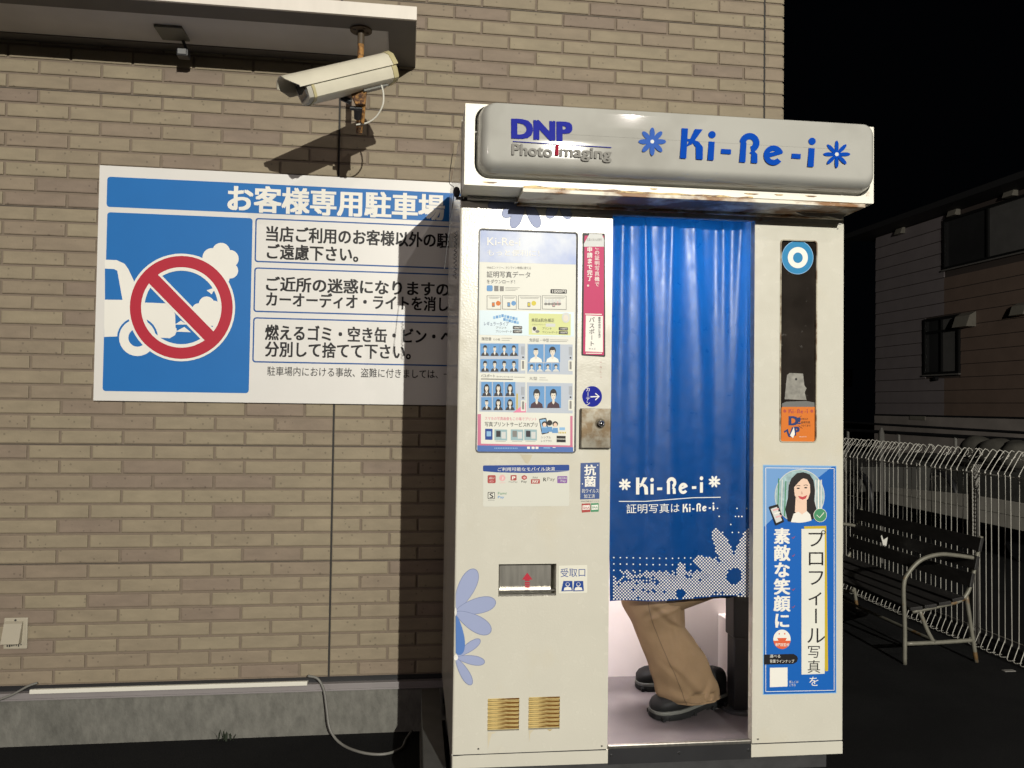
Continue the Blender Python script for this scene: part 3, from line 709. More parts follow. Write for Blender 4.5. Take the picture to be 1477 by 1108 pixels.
# light sign housing
HZ0, HZ1, HY = 1.926, 2.157, -.14
HX0, HX1 = .002, 1.2275
m_ = MB()
def rr(x0, x1, z0, z1, r, n=7):
    o = []
    for cx, cz, a in ((x1-r, z1-r, 0), (x0+r, z1-r, 90), (x0+r, z0+r, 180), (x1-r, z0+r, 270)):
        for k in range(n): t = R(a+90*k/(n-1)); o.append((cx+r*math.cos(t), cz+r*math.sin(t)))
    return o
AX0, AX1, AZ0, AZ1 = .030, 1.217, 1.946, 2.1535
outer = rr(HX0, HX1, HZ0, HZ1, .002); inner = rr(AX0, AX1, AZ0, AZ1, .042)
fo = [(x, HY, z) for x, z in outer]; fi = [(x, HY, z) for x, z in inner]; n_ = len(fo)
m_.add(fo+fi, [(i, (i+1) % n_, n_+(i+1) % n_, n_+i) for i in range(n_)])
m_.add(fi+[(x, HY+.03, z) for x, z in inner], [(i, (i+1) % n_, n_+(i+1) % n_, n_+i) for i in range(n_)])
back = [(x, -.001, z) for x, z in outer]
m_.add(fo+back, [(i, (i+1) % n_, n_+(i+1) % n_, n_+i) for i in range(n_)]); m_.add(back, [tuple(range(n_))])
ho = m_.build('sign_housing', PFRAME, bo, smooth='auto')
lens = MB(); rings = []
D_ = .062
for q in range(15):
    t = q/14; ang = t*math.pi/2; ins = .034*(1-math.cos(ang)); y = HY+.012-(D_+.012)*math.sin(ang)
    rings.append([(x, y, z) for x, z in rr(AX0+.006+ins, AX1-.006-ins, AZ0+.005+ins*1.0, AZ1-.004-ins*.35, .040-ins*.5)])
for q in range(1, 6):
    ins = .034+q*.012; rings.append([(x, HY-D_-.0008*q, z) for x, z in rr(AX0+.006+ins, AX1-.006-ins, AZ0+.005+ins, AZ1-.004-.0119-(ins-.034), .040-.017-(q*.002))])
ins = .034+5*.012+.004; rings.append([(x, rings[-1][0][1], z) for x, z in rr(AX0+.006+ins, AX1-.006-ins, AZ0+.005+ins, AZ1-.004-.0119-(ins-.034), .0125)])
lens.loft(rings, cap=False); lens.add(rings[-1], [tuple(range(len(rings[-1])))])
le = lens.build('illuminated_face', ACRYL, ho, smooth='auto')
LY = HY-D_-.0055
def lpx(px, py): v = bd(px, py, LY); return v.x, v.z
lp = Print(lpx, lambda u, v, l: (u, LY-l, v))
c3 = lambda x, y: (640+x*.4333, 130+y*.4333)
SLP = .062
def ltext(t, x0, x1, y, h, m, bold, l=2):
    a = c3(x0, y); b_ = c3(x1, y); lp.text(t, a[0], b_[0], a[1], h*.4333, m, l, bold, SLP)
ltext('DNP', 230, 423, 158, 60, I_DN, .055)
a = c3(230, 170); lp.rect(a[0], a[1], a[0]+142, a[1]+1.0, I_DN, 2, SLP)
def cap(t, x0, x1, yb, h, m, bold, l=2):
    a = c3(x0, yb); b_ = c3(x1, yb); lp.text(t, a[0], b_[0], a[1], h*.4333, m, l, bold, SLP, full=False)
cap('Photo', 228, 360, 214, 37, I_SGR, .03); lp.poly([c3(372, 182), c3(384, 183), c3(383, 218), c3(371, 217)], I_SR, 3); cap('maging', 388, 557, 219, 36, I_SGR, .03)
star(lp, *c3(694, 172), 20, I_KL, 2, 8, .06, .20, .0, 1.02); star(lp, *c3(1308, 214), 19.5, I_KB, 2, 8, .06, .16, .0, 1.02)
for q in ((694, 172), (1308, 214)): lp.ell(*c3(*q), 2.8, 2.8, I_LG, 3, 12)
a = c3(786, 227); kirei(lp, a[0], a[1], .4333, .4333*1.0, .066, I_KB, 2, .06)
lp.build('sign_lettering', ho)
# awning plate below the sign
m_ = MB(); m_.box(.168, 1.200, HY-.003, -.004, 1.9125, 1.9235); m_.box(.168, 1.200, -.02, -.004, 1.905, 1.9125); aw = m_.build('awning_plate', RUSTY, bo, bevel=.0015)
m_ = MB()
pts = [(1.02, 1.9115), (1.05, 1.900), (1.10, 1.898), (1.13, 1.903), (1.165, 1.894), (1.19, 1.9115)]
m_.prism(pts, 'y', -.06, -.0585); m_.build('peeling_tape', GREYEDGE, aw); m_ = MB(); m_.prism([(.40, 1.9115), (.41, 1.904), (.48, 1.906), (.56, 1.902), (.6, 1.9115)], 'y', -.05, -.049); m_.build('peeling_tape', GREYEDGE, aw)
m_ = MB(); m_.box(.16, .17, -.03, -.004, 1.9115, 1.9255); m_.box(.02, .168, -.025, -.004, 1.9165, 1.9255); m_.build('awning_bracket', GREYEDGE, aw)

GOLD = mat('flaking_rust', (.62, .44, .17), .5, var=.3, vscale=50, c2=(.16, .075, .02), mixscale=26, mixlo=.47, mixhi=.55, stretch=(1, 1, 3), mixdetail=8)
m_ = MB(); P0 = [(x, 1.9240+.0012*noise.noise(Vector((x*40, 1, 0)))) for x in [.17+.68*i/60 for i in range(61)]]; P1 = [(x, 1.9305+.004*noise.noise(Vector((x*22, 5, 0)))-.004*(x-.17)) for x, _ in P0]
m_.prism(P0+P1[::-1], 'y', HY-.0012, HY-.0002); m_.build('rust_strip', GOLD, ho)
for cx_, cz_, w_ in ((.075, 1.935, .018), (.845, 1.9375, .02), (.93, 1.9385, .012), (1.03, 1.939, .016), (.55, 1.9385, .01)):
    m_ = MB(); m_.prism([(cx_+w_*math.cos(t)*(1+.3*math.sin(3*t)), cz_+.0028*math.sin(t)*(1+.3*math.cos(2*t))) for t in [2*math.pi*i/14 for i in range(14)]], 'y', HY-.0012, HY-.0003); m_.build('rust_patch', GOLD, ho)
for px_, py_ in ((690, 300), (872, 300), (1094, 330), (1208, 330), (690, 1080), (868, 1076), (1093, 1066)):
    v = bd(px_, py_); m_ = MB(); m_.cyl((v.x, -.0018, v.z), .0028, .0016, 'y', 10); m_.build('screw', METAL, bo)
# --- poster window
m_ = MB(); e_ = .0022
fr_o = rr(dx0-e_, dx1+e_, dz0-e_, dz1+e_, .011); fr_i = rr(dx0+.0015, dx1-.0015, dz0+.0015, dz1-.0015, .008)
def frame(name, fo_, fi_, y0, y1, m, par):
    q = MB(); n = len(fo_)
    for A, B_, ya, yb in ((fo_, fi_, y0, y0), (fo_, fo_, y0, y1), (fi_, fi_, y0, y1)):
        q.add([(x, ya, z) for x, z in A]+[(x, yb, z) for x, z in B_], [(i, (i+1) % n, n+(i+1) % n, n+i) for i in range(n)])
    return q.build(name, m, par)
df = frame('poster_frame', fr_o, fr_i, -.0022, .004, mat('dark_rubber', (.06, .06, .065), .5), bo)
fpx = lambda px, py: u2(px, py)
pp = Print(fpx, lambda u, v, l: (u, .0035-l, v), .00025)
cA = lambda x, y: (680+x*.15343, 320+y*.15343)     # crop 680,320,850,490
cB = lambda x, y: (680+x*.16252, 480+y*.16252)     # crop 680,480,850,660
def PA(x0, y0, x1, y1, m, l=2, sl=.02, cf=cA, r=0):
    a = cf(x0, y0); b_ = cf(x1, y1); pp.rect(a[0], a[1], b_[0], b_[1], m, l, sl, r)
def TA(t, x0, x1, y, h, m, bold=.01, cf=cA, l=4, sl=.015):
    a = cf(x0, y); b_ = cf(x1, y); k = .15343 if cf is cA else .16252; pp.text(t, a[0], b_[0], a[1], h*k, m, l, bold, sl)
pp.poly([(691, 330), (831.5, 333), (829, 655), (687, 653)], I_PAP, 0)
hb = mat('faded_header_print', lin((104, 132, 198)), .42, spec=.4, var=.05, c2=lin((196, 202, 214)), mixscale=7, mixlo=.25, mixhi=.7)
pp.poly([cA(85, 65), cA(985, 95), cA(985, 400), cA(78, 375)], hb, 1)
TA('Ki-Re-i', 150, 460, 220, 75, I_W, 0); TA('もっと便利に！', 150, 640, 318, 60, I_W, 0)
TA('Webエントリー、オンライン申請に使える', 145, 560, 440, 26, I_GR, 0); TA('証明写真データ', 145, 555, 522, 60, I_K if False else I_SU, .01); TA('をダウンロード！', 145, 410, 578, 38, I_SU, .01)
PA(145, 595, 200, 650, I_PB, 3, r=2); PA(215, 600, 255, 650, I_GR, 3); PA(268, 605, 305, 650, I_GR, 3)
for q in range(3): PA(320, 615+q*13, 455-q*20, 618+q*13, I_GR, 3)
PA(745, 632, 898, 672, I_K, 3, r=1.2); TA('1000円', 762, 888, 668, 30, I_W, .02, l=5)
for (a0, a1, mm) in ((145, 280, I_OR), (290, 425, I_PB), (440, 655, I_YE), (665, 895, I_PP)):
    PA(a0, 690, a1, 822, I_GR, 2); PA(a0+5, 695, a1-5, 817, I_PAP, 3); PA(a0+15, 705, a1-15, 709, I_GR, 4); PA(a0+25, 717, a1-25, 720, I_GR, 4)
    cx_ = (a0+a1)/2-20
    PA(cx_, 755, cx_+28, 800, I_GR, 4, r=1); PA(cx_+4, 762, cx_+24, 790, mm, 5); pp.ell(*cA(cx_+60, 765), 3.5, 3.5, mm, 4, 14)
for q in range(5): pp.ell(*cA(700+q*32, 745), 2.2, 3, I_LG, 5, 12); pp.ell(*cA(700+q*32, 772), 2.6, 1.8, I_GR, 5, 12)
PA(75, 830, 965, 1062, I_LB if False else mat('ink_pale_blue', lin((190, 208, 216)), .4), 1); PA(105, 845, 515, 1050, I_PAP, 2); PA(540, 860, 935, 1060, I_PLG, 2)
for q in range(9): PA(205+q*26, 868+abs(q-3)*6, 226+q*26, 895+abs(q-3)*6, I_PB if q % 2 else I_LB, 3)
for q in range(6): PA(300+q*25, 905+q*6, 322+q*25, 930+q*6, I_LB if q % 2 else I_PB, 3)
TA('レギュラータイプ', 120, 350, 975, 38, I_VIO, .01); TA('プリント', 230, 330, 1005, 22, I_K, .01); TA('プリント+データ', 230, 378, 1040, 22, I_K, .01)
PA(390, 978, 478, 1010, I_K, 3, r=1); PA(390, 1016, 478, 1046, I_K, 3, r=1); TA('1000円', 402, 470, 1004, 18, I_W, .02, l=5); TA('1200円', 402, 470, 1040, 18, I_W, .02, l=5)
TA('美肌&肌色補正', 565, 780, 940, 34, I_SU, .0); TA('プラスプリント', 570, 700, 970, 12, I_GR, 0); PA(700, 955, 790, 985, I_LG, 3)
PA(570, 985, 615, 1045, I_PAP, 3); pp.ell(*cA(593, 1005), 2.6, 3, I_SU, 4, 12); pp.ell(*cA(622, 1030), 3, 2, I_GR, 4, 12)
TA('プリント', 668, 755, 1012, 22, I_K, .01); TA('プリント+データ', 668, 810, 1048, 22, I_K, .01); PA(822, 990, 908, 1020, I_K, 3, r=1); PA(822, 1026, 908, 1056, I_K, 3, r=1)
TA('1100円', 834, 900, 1014, 18, I_W, .02, l=5); TA('1300円', 834, 900, 1050, 18, I_W, .02, l=5)
pp.ell(*cA(890, 900), 6, 7.5, I_LG, 3, 20); pp.ell(*cA(888, 905), 3.6, 4.8, I_SKP, 4, 16)
# sample photographs
def portrait(P, x0, y0, x1, y1, hair, top, m=None, l=5):
    w_, h_ = x1-x0, y1-y0; cx, cy_ = (x0+x1)/2, y0+h_*.42
    P.rect(x0, y0, x1, y1, I_PB, l)
    if hair == 'long': P.ell(cx, y0+h_*.52, w_*.27, h_*.38, I_HR, l+1, 18)
    else: P.ell(cx, cy_-h_*.08, w_*.22, h_*.22, I_HR, l+1, 18)
    pts = [(x0+w_*.08, y1), (x0+w_*.14, y0+h_*.82), (cx-w_*.12, y0+h_*.70), (cx+w_*.12, y0+h_*.70), (x1-w_*.14, y0+h_*.82), (x1-w_*.08, y1)]
    P.poly(pts, top, l+(0 if hair == 'long' else 2) if hair != 'long' else l+2)
    P.poly([(cx-w_*.07, y0+h_*.55), (cx+w_*.07, y0+h_*.55), (cx+w_*.08, y0+h_*.76), (cx, y0+h_*.84), (cx-w_*.08, y0+h_*.76)], I_SKP, l+3)
    if top is I_SU: P.poly([(cx-w_*.12, y0+h_*.72), (cx, y0+h_*.98), (cx+w_*.12, y0+h_*.72), (cx+w_*.05, y0+h_*.72), (cx, y0+h_*.8), (cx-w_*.05, y0+h_*.72)], I_W, l+4)
    P.ell(cx, cy_+h_*.02, w_*.155, h_*.20, I_SKP, l+5, 16)
    P.ell(cx, cy_-h_*.145, w_*.15, h_*.06, I_HR, l+6, 12)
    for s in (-1, 1): P.ell(cx+s*w_*.065, cy_, w_*.028, h_*.014, I_HR, l+7, 8)
    P.ell(cx, cy_+h_*.12, w_*.04, h_*.012, I_LIP, l+7, 8)
PA(75, 88, 900, 355, I_PL, 1, cf=cB); PA(72, 432, 900, 700, I_PL, 1, cf=cB)
PA(480, 90, 492, 700, I_PAP, 2, cf=cB)
TA('履歴書', 90, 178, 68, 30, I_GR, .01, cB); TA('その他', 192, 255, 68, 20, I_GR, 0, cB); TA('免許証・中型', 515, 690, 80, 32, I_GR, .01, cB)
for q in (0, 1): PA(268, 46+q*18, 360-q*20, 49+q*18, I_GR, 3, cf=cB); PA(700, 60+q*14, 860-q*10, 63+q*14, I_GR, 3, cf=cB)
TA('パスポート', 85, 210, 395, 28, I_K, .0, cB); TA('マイナンバーカード', 222, 368, 398, 16, I_K, 0, cB); PA(85, 405, 370, 414, I_GR, 3, cf=cB); PA(380, 392, 475, 395, I_GR, 3, cf=cB)
TA('大型', 512, 585, 420, 30, I_GR, .01, cB); PA(605, 398, 660, 401, I_GR, 3, cf=cB); PA(600, 417, 680, 420, I_GR, 3, cf=cB)
for r_ in range(2):
    for q in range(4):
        a = cB(80+q*85, 97+r_*137); b_ = cB(163+q*85, 205+r_*140); portrait(pp, a[0], a[1], b_[0], b_[1], 'short', I_SU)
for q in range(2):
    a = cB(505+q*148, 103); b_ = cB(640+q*148, 262); portrait(pp, a[0], a[1], b_[0], b_[1], 'short', I_W)
for q in range(4):
    a = cB(502+q*72, 270); b_ = cB(568+q*72, 345); portrait(pp, a[0], a[1], b_[0], b_[1], 'short', I_LG)
for r_ in range(2):
    for q in range(3):
        a = cB(88+q*104, 437+r_*135); b_ = cB(182+q*104, 562+r_*125); portrait(pp, a[0], a[1], b_[0], b_[1], 'long', I_SU)
for q in range(2):
    a = cB(512+q*148, 475); b_ = cB(648+q*148, 668); portrait(pp, a[0], a[1], b_[0], b_[1], 'short', I_MA)
for (x0, y0) in ((440, 240), (862, 245), (862, 595), (440, 600)):
    PA(x0, y0, x0+38, y0+95, I_PAP, 3, cf=cB); PA(x0+10, y0+10, x0+28, y0+80, I_GR, 4, cf=cB); PA(x0+12, y0-30, x0+26, y0-16, I_K, 3, cf=cB)
    for q in range(3): PA(x0+6+q*10, y0-120, x0+9+q*10, y0-45, I_GR, 3, cf=cB)
PA(400, 540, 412, 690, I_YG, 3, cf=cB); pp.poly([cB(370, 708), cB(485, 620), cB(485, 708)], I_PK if False else mat('ink_pink', lin((214, 110, 150)), .4), 3)
PA(55, 722, 900, 1000, I_PK if False else mat('ink_rose', lin((190, 96, 130)), .4), 1, cf=cB); PA(85, 715, 878, 985, I_PAP, 2, cf=cB)
TA('スマホの写真画像もこの場でプリント', 120, 580, 775, 30, mat('ink_rose_text', lin((204, 84, 118)), .4), .0, cB); TA('写真プリントサービスPiプリ', 120, 585, 832, 42, I_K, .02, cB)
PA(122, 852, 188, 950, I_NB, 3, cf=cB, r=1); PA(135, 875, 175, 920, I_LB, 4, cf=cB)
for q, x0 in enumerate((205, 350, 470)):
    PA(x0, 858, x0+112, 955, I_TEAL, 3, cf=cB); PA(x0+15, 870, x0+55, 925, I_SU if q != 1 else I_GR, 4, cf=cB); PA(x0+62, 880, x0+100, 940, I_LG, 4, cf=cB); PA(x0+10, 962, x0+100, 965, I_GR, 3, cf=cB)
pp.quad(cB(600, 765), cB(665, 755), cB(690, 890), cB(625, 905), I_K, 3, 1.5); pp.quad(cB(608, 775), cB(658, 766), cB(680, 882), cB(630, 893), I_LB, 4)
for cx_, cy2 in ((650, 830), (695, 820), (745, 830)):
    pp.ell(*cB(cx_, cy2-20), 4, 4, I_HR, 5, 14); pp.ell(*cB(cx_, cy2-12), 2.6, 3, I_SK, 6, 14); pp.poly([cB(cx_-28, cy2+60), cB(cx_-22, cy2+15), cB(cx_+22, cy2+15), cB(cx_+26, cy2+60)], I_PB, 5)
TA('シンプル', 620, 705, 938, 20, I_K, 0, cB); TA('レイアウト', 620, 715, 970, 20, I_K, 0, cB)
PA(757, 915, 838, 940, I_K, 3, cf=cB); PA(757, 946, 838, 972, I_K, 3, cf=cB); PA(782, 840, 832, 865, I_LB, 3, cf=cB)
for q in range(5): PA(775+q*14, 880, 783+q*14, 895, I_YG, 3, cf=cB)
PA(52, 1000, 905, 1068, I_NB if False else mat('ink_footer_blue', lin((52, 96, 168)), .35), 2, cf=cB)
for q in range(14): PA(205+q*15, 1020, 214+q*15, 1030, I_LB, 3, cf=cB)
for x0 in (495, 535, 570): PA(x0, 1012, x0+26, 1032, I_W, 3, cf=cB, r=.8)
PA(640, 1018, 700, 1026, I_LB, 3, cf=cB); PA(722, 1016, 748, 1022, I_W, 3, cf=cB)
po = pp.build('poster', df)
# --- flower decals on the cabinet
PLC = (lambda u, v, l: (max(u, .001), -l if u > CR else CR-math.sqrt(max(0, CR*CR-(CR-max(u, 0))**2))-l*1.5, v))
dc = Print(fpx, PLC, .00025)
def petal(cx, cy_, a, L2, wd, m, l, edge=None, off=3):
    ca, sa = math.cos(a), math.sin(a)
    def outl(k):
        o = []
        for q in range(36):
            t = 2*math.pi*q/36; d = off+L2*(.5+.5*math.cos(t)); s = (wd+k)*math.sin(t)*(.55+.45*(d/L2))*1.05
            d += k*math.cos(t); x = cx+d*ca-s*sa; y = cy_+d*sa+s*ca
            o.append((max(x, 656.6+(960-cy_)*.010), y))
        return o
    if edge: dc.poly(outl(1.0), edge, l)
    dc.poly(outl(0), m, l+1)
petal(656, 882, -1.12, 64, 13.5, I_PET, 1, I_PE); petal(656, 882, -.24, 57, 12.5, I_PET, 3, I_PE); petal(656, 882, .52, 56, 13, I_PET, 5, I_PE); petal(656, 884, 1.45, 58, 11, I_PD, 7)
petal(657, 948, -.62, 40, 6.5, I_PET, 1, I_PE); petal(657, 948, .17, 39, 7, I_PET, 3, I_PE); petal(657, 948, 1.05, 42, 7, I_PET, 5, I_PE)
dc.ell(657.5, 948, 3.2, 4.2, I_W, 10, 16); dc.ell(657, 882, 1.8, 6, I_W, 10, 16)
dc.build('flower_decal', bo); dc = Print(fpx, PLC, .00025)
for a, L2 in ((2.9, 42), (1.95, 44), (1.15, 44), (.25, 34), (2.4, 38)):
    petal(757, 284, a, L2 if a != 2.9 else 50, 8.5, I_PET, 1, I_PE, 4)
dc.build('flower_decal', bo); dc = Print(fpx, PLC, .00025)
for a, L2 in ((2.0, 34), (1.2, 34), (.4, 30)): petal(807, 280, a, L2, 8, I_PET, 1, I_PE, 4)
dc.build('flower_decal', bo)
# --- payment sticker
def sticker(name, draw, label=None, y=-.0004):
    P = Print(fpx, lambda u, v, l: (u, y-l, v), .00025); draw(P); return P.build(name, bo, label)
cP = lambda x, y: (690+x*.10833, 660+y*.10833)
def pay(P):
    def RR(x0, y0, x1, y1, m, l=2, r=0, sl=-.008): a = cP(x0, y0); b_ = cP(x1, y1); P.rect(a[0], a[1], b_[0], b_[1], m, l, sl, r)
    def TT(t, x0, x1, y, h, m, b=.01, l=4): a = cP(x0, y); b_ = cP(x1, y); P.text(t, a[0], b_[0], a[1], h*.10833, m, l, b, -.008)
    RR(62, 108, 1210, 655, I_PAP if False else mat('sticker_base', lin((205, 205, 194)), .45), 1, 3); RR(62, 105, 1210, 185, I_NB, 2, 2); 
    P.poly([cP(80, 184), cP(1200, 180), cP(1050, 195), cP(640, 207), cP(250, 198)], I_NB, 2)
    TT('ご利用可能なモバイル決済', 258, 1018, 182, 50, I_W, .015)
    RR(122, 235, 230, 342, I_BR, 2, 2); TT('d払い', 140, 212, 290, 34, I_W, .02); TT('iD', 150, 200, 330, 25, I_PP, .02)
    P.ell(*cP(318, 272), 4.5, 4.6, I_PP, 2, 20); TT('J', 308, 330, 295, 40, I_W, .02); RR(280, 335, 360, 340, I_PP, 2)
    RR(428, 235, 508, 305, I_BR, 2, 1); TT('P', 450, 488, 292, 40, I_W, .04); TT('PayPay', 405, 522, 338, 22, I_GR, .01)
    P.poly([cP(575, 250), cP(610, 233), cP(645, 250), cP(645, 280), cP(610, 300), cP(575, 280)], I_BR, 2); P.ell(*cP(612, 268), 2, 1.6, I_PP, 3, 12); TT('Pay', 572, 645, 342, 36, I_K, .01)
    TT('au', 720, 785, 278, 24, I_GR, .01); RR(700, 290, 818, 348, I_BR, 2); TT('PAY', 720, 800, 338, 34, I_W, .03)
    TT('R', 865, 905, 318, 50, I_K, .02); TT('Pay', 915, 1020, 322, 58, I_GR, .005); RR(1050, 248, 1182, 342, I_PU, 2, 1); TT('AEON', 1062, 1170, 288, 28, I_LG, .02); TT('Pay', 1095, 1165, 332, 34, I_LG, .02)
    RR(125, 460, 218, 552, I_K, 2, 1); RR(133, 468, 210, 544, I_PAP, 3, 1); TT('S', 148, 196, 538, 62, I_K, .03); RR(128, 570, 215, 574, I_GR, 2)
    TT('Fami', 260, 372, 492, 32, I_GN, .01); TT('Pay', 260, 342, 552, 42, I_PB, .02)
sticker('payment_sticker', pay)
# --- narrow passport strip
m_ = MB()
q0 = [u2(*p) for p in ((840, 337), (871, 339), (871, 515), (838.5, 513))]
def pas(P):
    P.quad((840, 336), (872.5, 337), (873, 515), (838.5, 513), I_K, 1, 2)
    P.quad((843, 340), (871, 340), (871, 512.5), (841, 511), I_PK, 2, 1)
    P.poly([(842, 352), (850, 337.5), (868, 338), (871, 345), (871, 356), (842, 356)], I_LG, 3); P.text('写真があれば便利', 846, 868, 348, 4, I_GR, 4, .0)
    P.vtext('この証明写真機で', 861, 353, 414, 7.2, I_W, 4, .02); P.vtext('申請まで完了。', 850.5, 356, 414, 8, I_W, 4, .03)
    P.quad((845, 455), (869.5, 456), (869.5, 508), (844, 507), I_W, 3); P.vtext('パスポート', 853.5, 457, 500, 8.4, I_K, 5, .02); P.vtext('郵便申請用に写真が', 864.5, 457, 488, 3.6, I_K, 5, .02)
    P.text('サイズ', 849, 859, 505, 3.2, I_K, 5, .0)
    P.rect(844, 452.5, 868, 453.8, I_W, 3, .02); P.rect(845, 509, 868, 510.2, I_W, 3, .0)
sticker('passport_strip', pas)
sticker('tiny_sticker', lambda P: (P.vtext('ハ・ロ・ニ・ハ', 866.5, 521, 546, 3, I_R if False else I_BR, 2, .0)))
def curt(P):
    P.ell(854, 572, 14.2, 15, I_DN, 1, 40); P.vtext('カーテン', 848, 558.5, 585, 6.6, I_W, 3, .02)
    P.stroke([(851.5, 572.5), (863, 572)], 1.6, I_W, 3); P.stroke([(858.5, 567.5), (864, 572), (858.5, 577)], 1.6, I_W, 3)
sticker('curtain_sticker', curt)
def anti(P):
    P.quad((837.3, 668), (865, 667), (864.5, 719.5), (836.8, 720.5), I_VIO if False else mat('ink_slate_blue', lin((50, 78, 134)), .35), 1)
    P.text('抗', 843, 859, 685.5, 15, I_W, 3, .03); P.text('菌', 843, 859, 702, 15, I_W, 3, .03); P.text('抗ウイルス', 839, 863.5, 711, 6, I_W, 3, .01); P.text('加工済', 842, 858, 718.5, 5.6, I_W, 3, .01)
    P.ell(840, 698, .9, .9, I_W, 3, 8); P.ell(862, 671, .9, .9, I_W, 3, 8)
    P.text('SIAA 抗菌 抗ウイルス', 838, 864, 724, 2, I_GR, 2, 0)
    P.quad((839, 726.5), (851.5, 726), (851.5, 738.5), (839, 739.5), I_BR, 2, 1); P.quad((852, 726), (863.5, 725.5), (863.5, 738), (852, 738.5), I_GN, 2, 1)
    P.quad((840, 729), (850.5, 728.5), (850.5, 735), (840, 735.5), I_W, 3); P.quad((853, 728.5), (862.5, 728), (862.5, 735), (853, 735.5), I_W, 3)
    P.text('SIAA', 840.5, 850, 734, 3.4, I_R, 4, .02); P.text('SIAA', 853.5, 862, 733.5, 3.4, I_GN, 4, .02)
sticker('antibacterial_sticker', anti)
def uke(P):
    P.quad((806, 816), (847, 815), (847, 855), (806, 856), mat('clear_label', lin((222, 220, 206)), .3), 1, 1.5)
    P.text('受取口', 808.5, 844, 832.5, 12.5, I_NB, 2, .01, -.02)
    for x0 in (811, 826.5):
        P.poly([(x0+1.5, 838), (x0+14.5, 838), (x0+15+(.6 if x0 > 820 else 0), 852.5), (x0-(1.6 if x0 < 820 else 0), 853)], I_NB, 2)
        P.ell(x0+7.7, 843, 3, 3, I_W, 3, 16); P.poly([(x0+2, 851.5), (x0+3, 847.5), (x0+7.7, 846.5), (x0+12.5, 847.5), (x0+13.5, 851.3)], I_W, 3)
        P.ell(x0+7.7, 842.6, 2.3, 2.3, I_NB, 4, 14)
sticker('outlet_label', uke)
# --- lock box
a = u2(836.5, 589); b_ = u2(878.5, 647)
lk = MB(); lk.box(a[0], b_[0]+.002, -.016, -.0003, b_[1], a[1]); lko = lk.build('lock_plate', mat('worn_steel', (.17, .155, .125), .38, metal=.75, var=.35, vscale=14, c2=(.10, .07, .04), mixscale=18), bo, bevel=.003)
c_ = bd(866, 611, -.018)
lk = MB(); lk.cyl((c_.x, -.0175, c_.z), .0155, .0015, 'y', 24); lk.build('rust_ring', mat('dull_brass_stain', (.12, .09, .045), .6, var=.3), lko)
lk = MB(); lk.cyl((c_.x, -.026, c_.z), .0105, .009, 'y', 24); lk.ball((c_.x, -.026, c_.z), .0098, 16, 10); lk.build('lock_cylinder', CHROME, lko, smooth='auto')
# --- photo outlet
m_ = MB(); m_.box(sx0+.006, sx1-.012, .030, .031, sz0+.004, sz1-.006); fo_ = m_.build('outlet_flap', METAL, bo)
m_ = MB(); m_.box(sx0+.002, sx1-.002, .004, .012, sz0+.001, sz0+.006); m_.box(sx0+.002, sx1-.002, .012, .030, sz0+.012, sz0+.016); m_.build('outlet_tray', METAL, fo_)
P = Print(lambda px, py: (lambda v: (v.x, v.z))(bd(px, py, .03)), lambda u, v, l: (u, .0299-l, v))
P.poly([(753, 836), (760.5, 826), (768, 836), (764, 836), (764, 838), (757, 838), (757, 836)], I_R, 1)
for q in range(3): P.rect(757, 839.5+q*3, 764, 841.7+q*3, I_R, 1)
P.build('arrow', fo_)
# --- vent grilles with rusty slats
for v in (v1, v2):
    x0, z1, x1, z0 = v
    vg = MB(); vg.box(x0+.001, x1-.001, .0105, .0115, z0+.001, z1-.001); vgo = vg.build('vent_grille', mat('rust_brown', (.09, .04, .012), .8, var=.3) if not bpy.data.materials.get('rust_brown') else bpy.data.materials['rust_brown'], bo)
    n = 8; st_ = (z1-z0)/n
    sm_ = MB(); zc = 0
    sm_.loft([[(0, .0095, st_*.40), (0, -.0025, st_*.42), (0, -.0035, st_*.62), (0, .0090, st_*.98)], [(x1-x0, .0095, st_*.40), (x1-x0, -.0025, st_*.42), (x1-x0, -.0035, st_*.62), (x1-x0, .0090, st_*.98)]])
    RS = bpy.data.materials.get('rusty_slat') or mat('rusty_slat', (.78, .62, .27), .45, var=.2, vscale=40, c2=(.20, .085, .015), mixscale=13, mixlo=.50, mixhi=.58, mixdetail=6, stretch=(1, 14, 22))
    first = None
    for k in range(n):
        if first is None: o = first = sm_.build('slat', RS, vgo)
        else: o = first.copy(); col.objects.link(o)
        o.location = (x0, -.0002, z0+k*st_+.0005)
# rust runs below
RU = mat('rust_stain', (.50, .38, .16), .6, var=.3, vscale=30); RL = mat('light_rust_stain', (.58, .52, .38), .5, var=.15)
for st1, m1 in (([(750, 655.5), (768, 656), (764, 665), (761.5, 669), (758, 668), (754, 662)], RL), ([(703.5, 1056), (716, 1055.5), (709, 1060), (705.2, 1072), (703.6, 1082)], RL),
        ([(762.4, 1053), (770, 1053), (765, 1058), (763.4, 1070)], RL), ([(789, 1052), (797, 1052), (793, 1054.5)], RU)):
    sticker('rust_stain', lambda P: P.poly(st1, m1, 1))

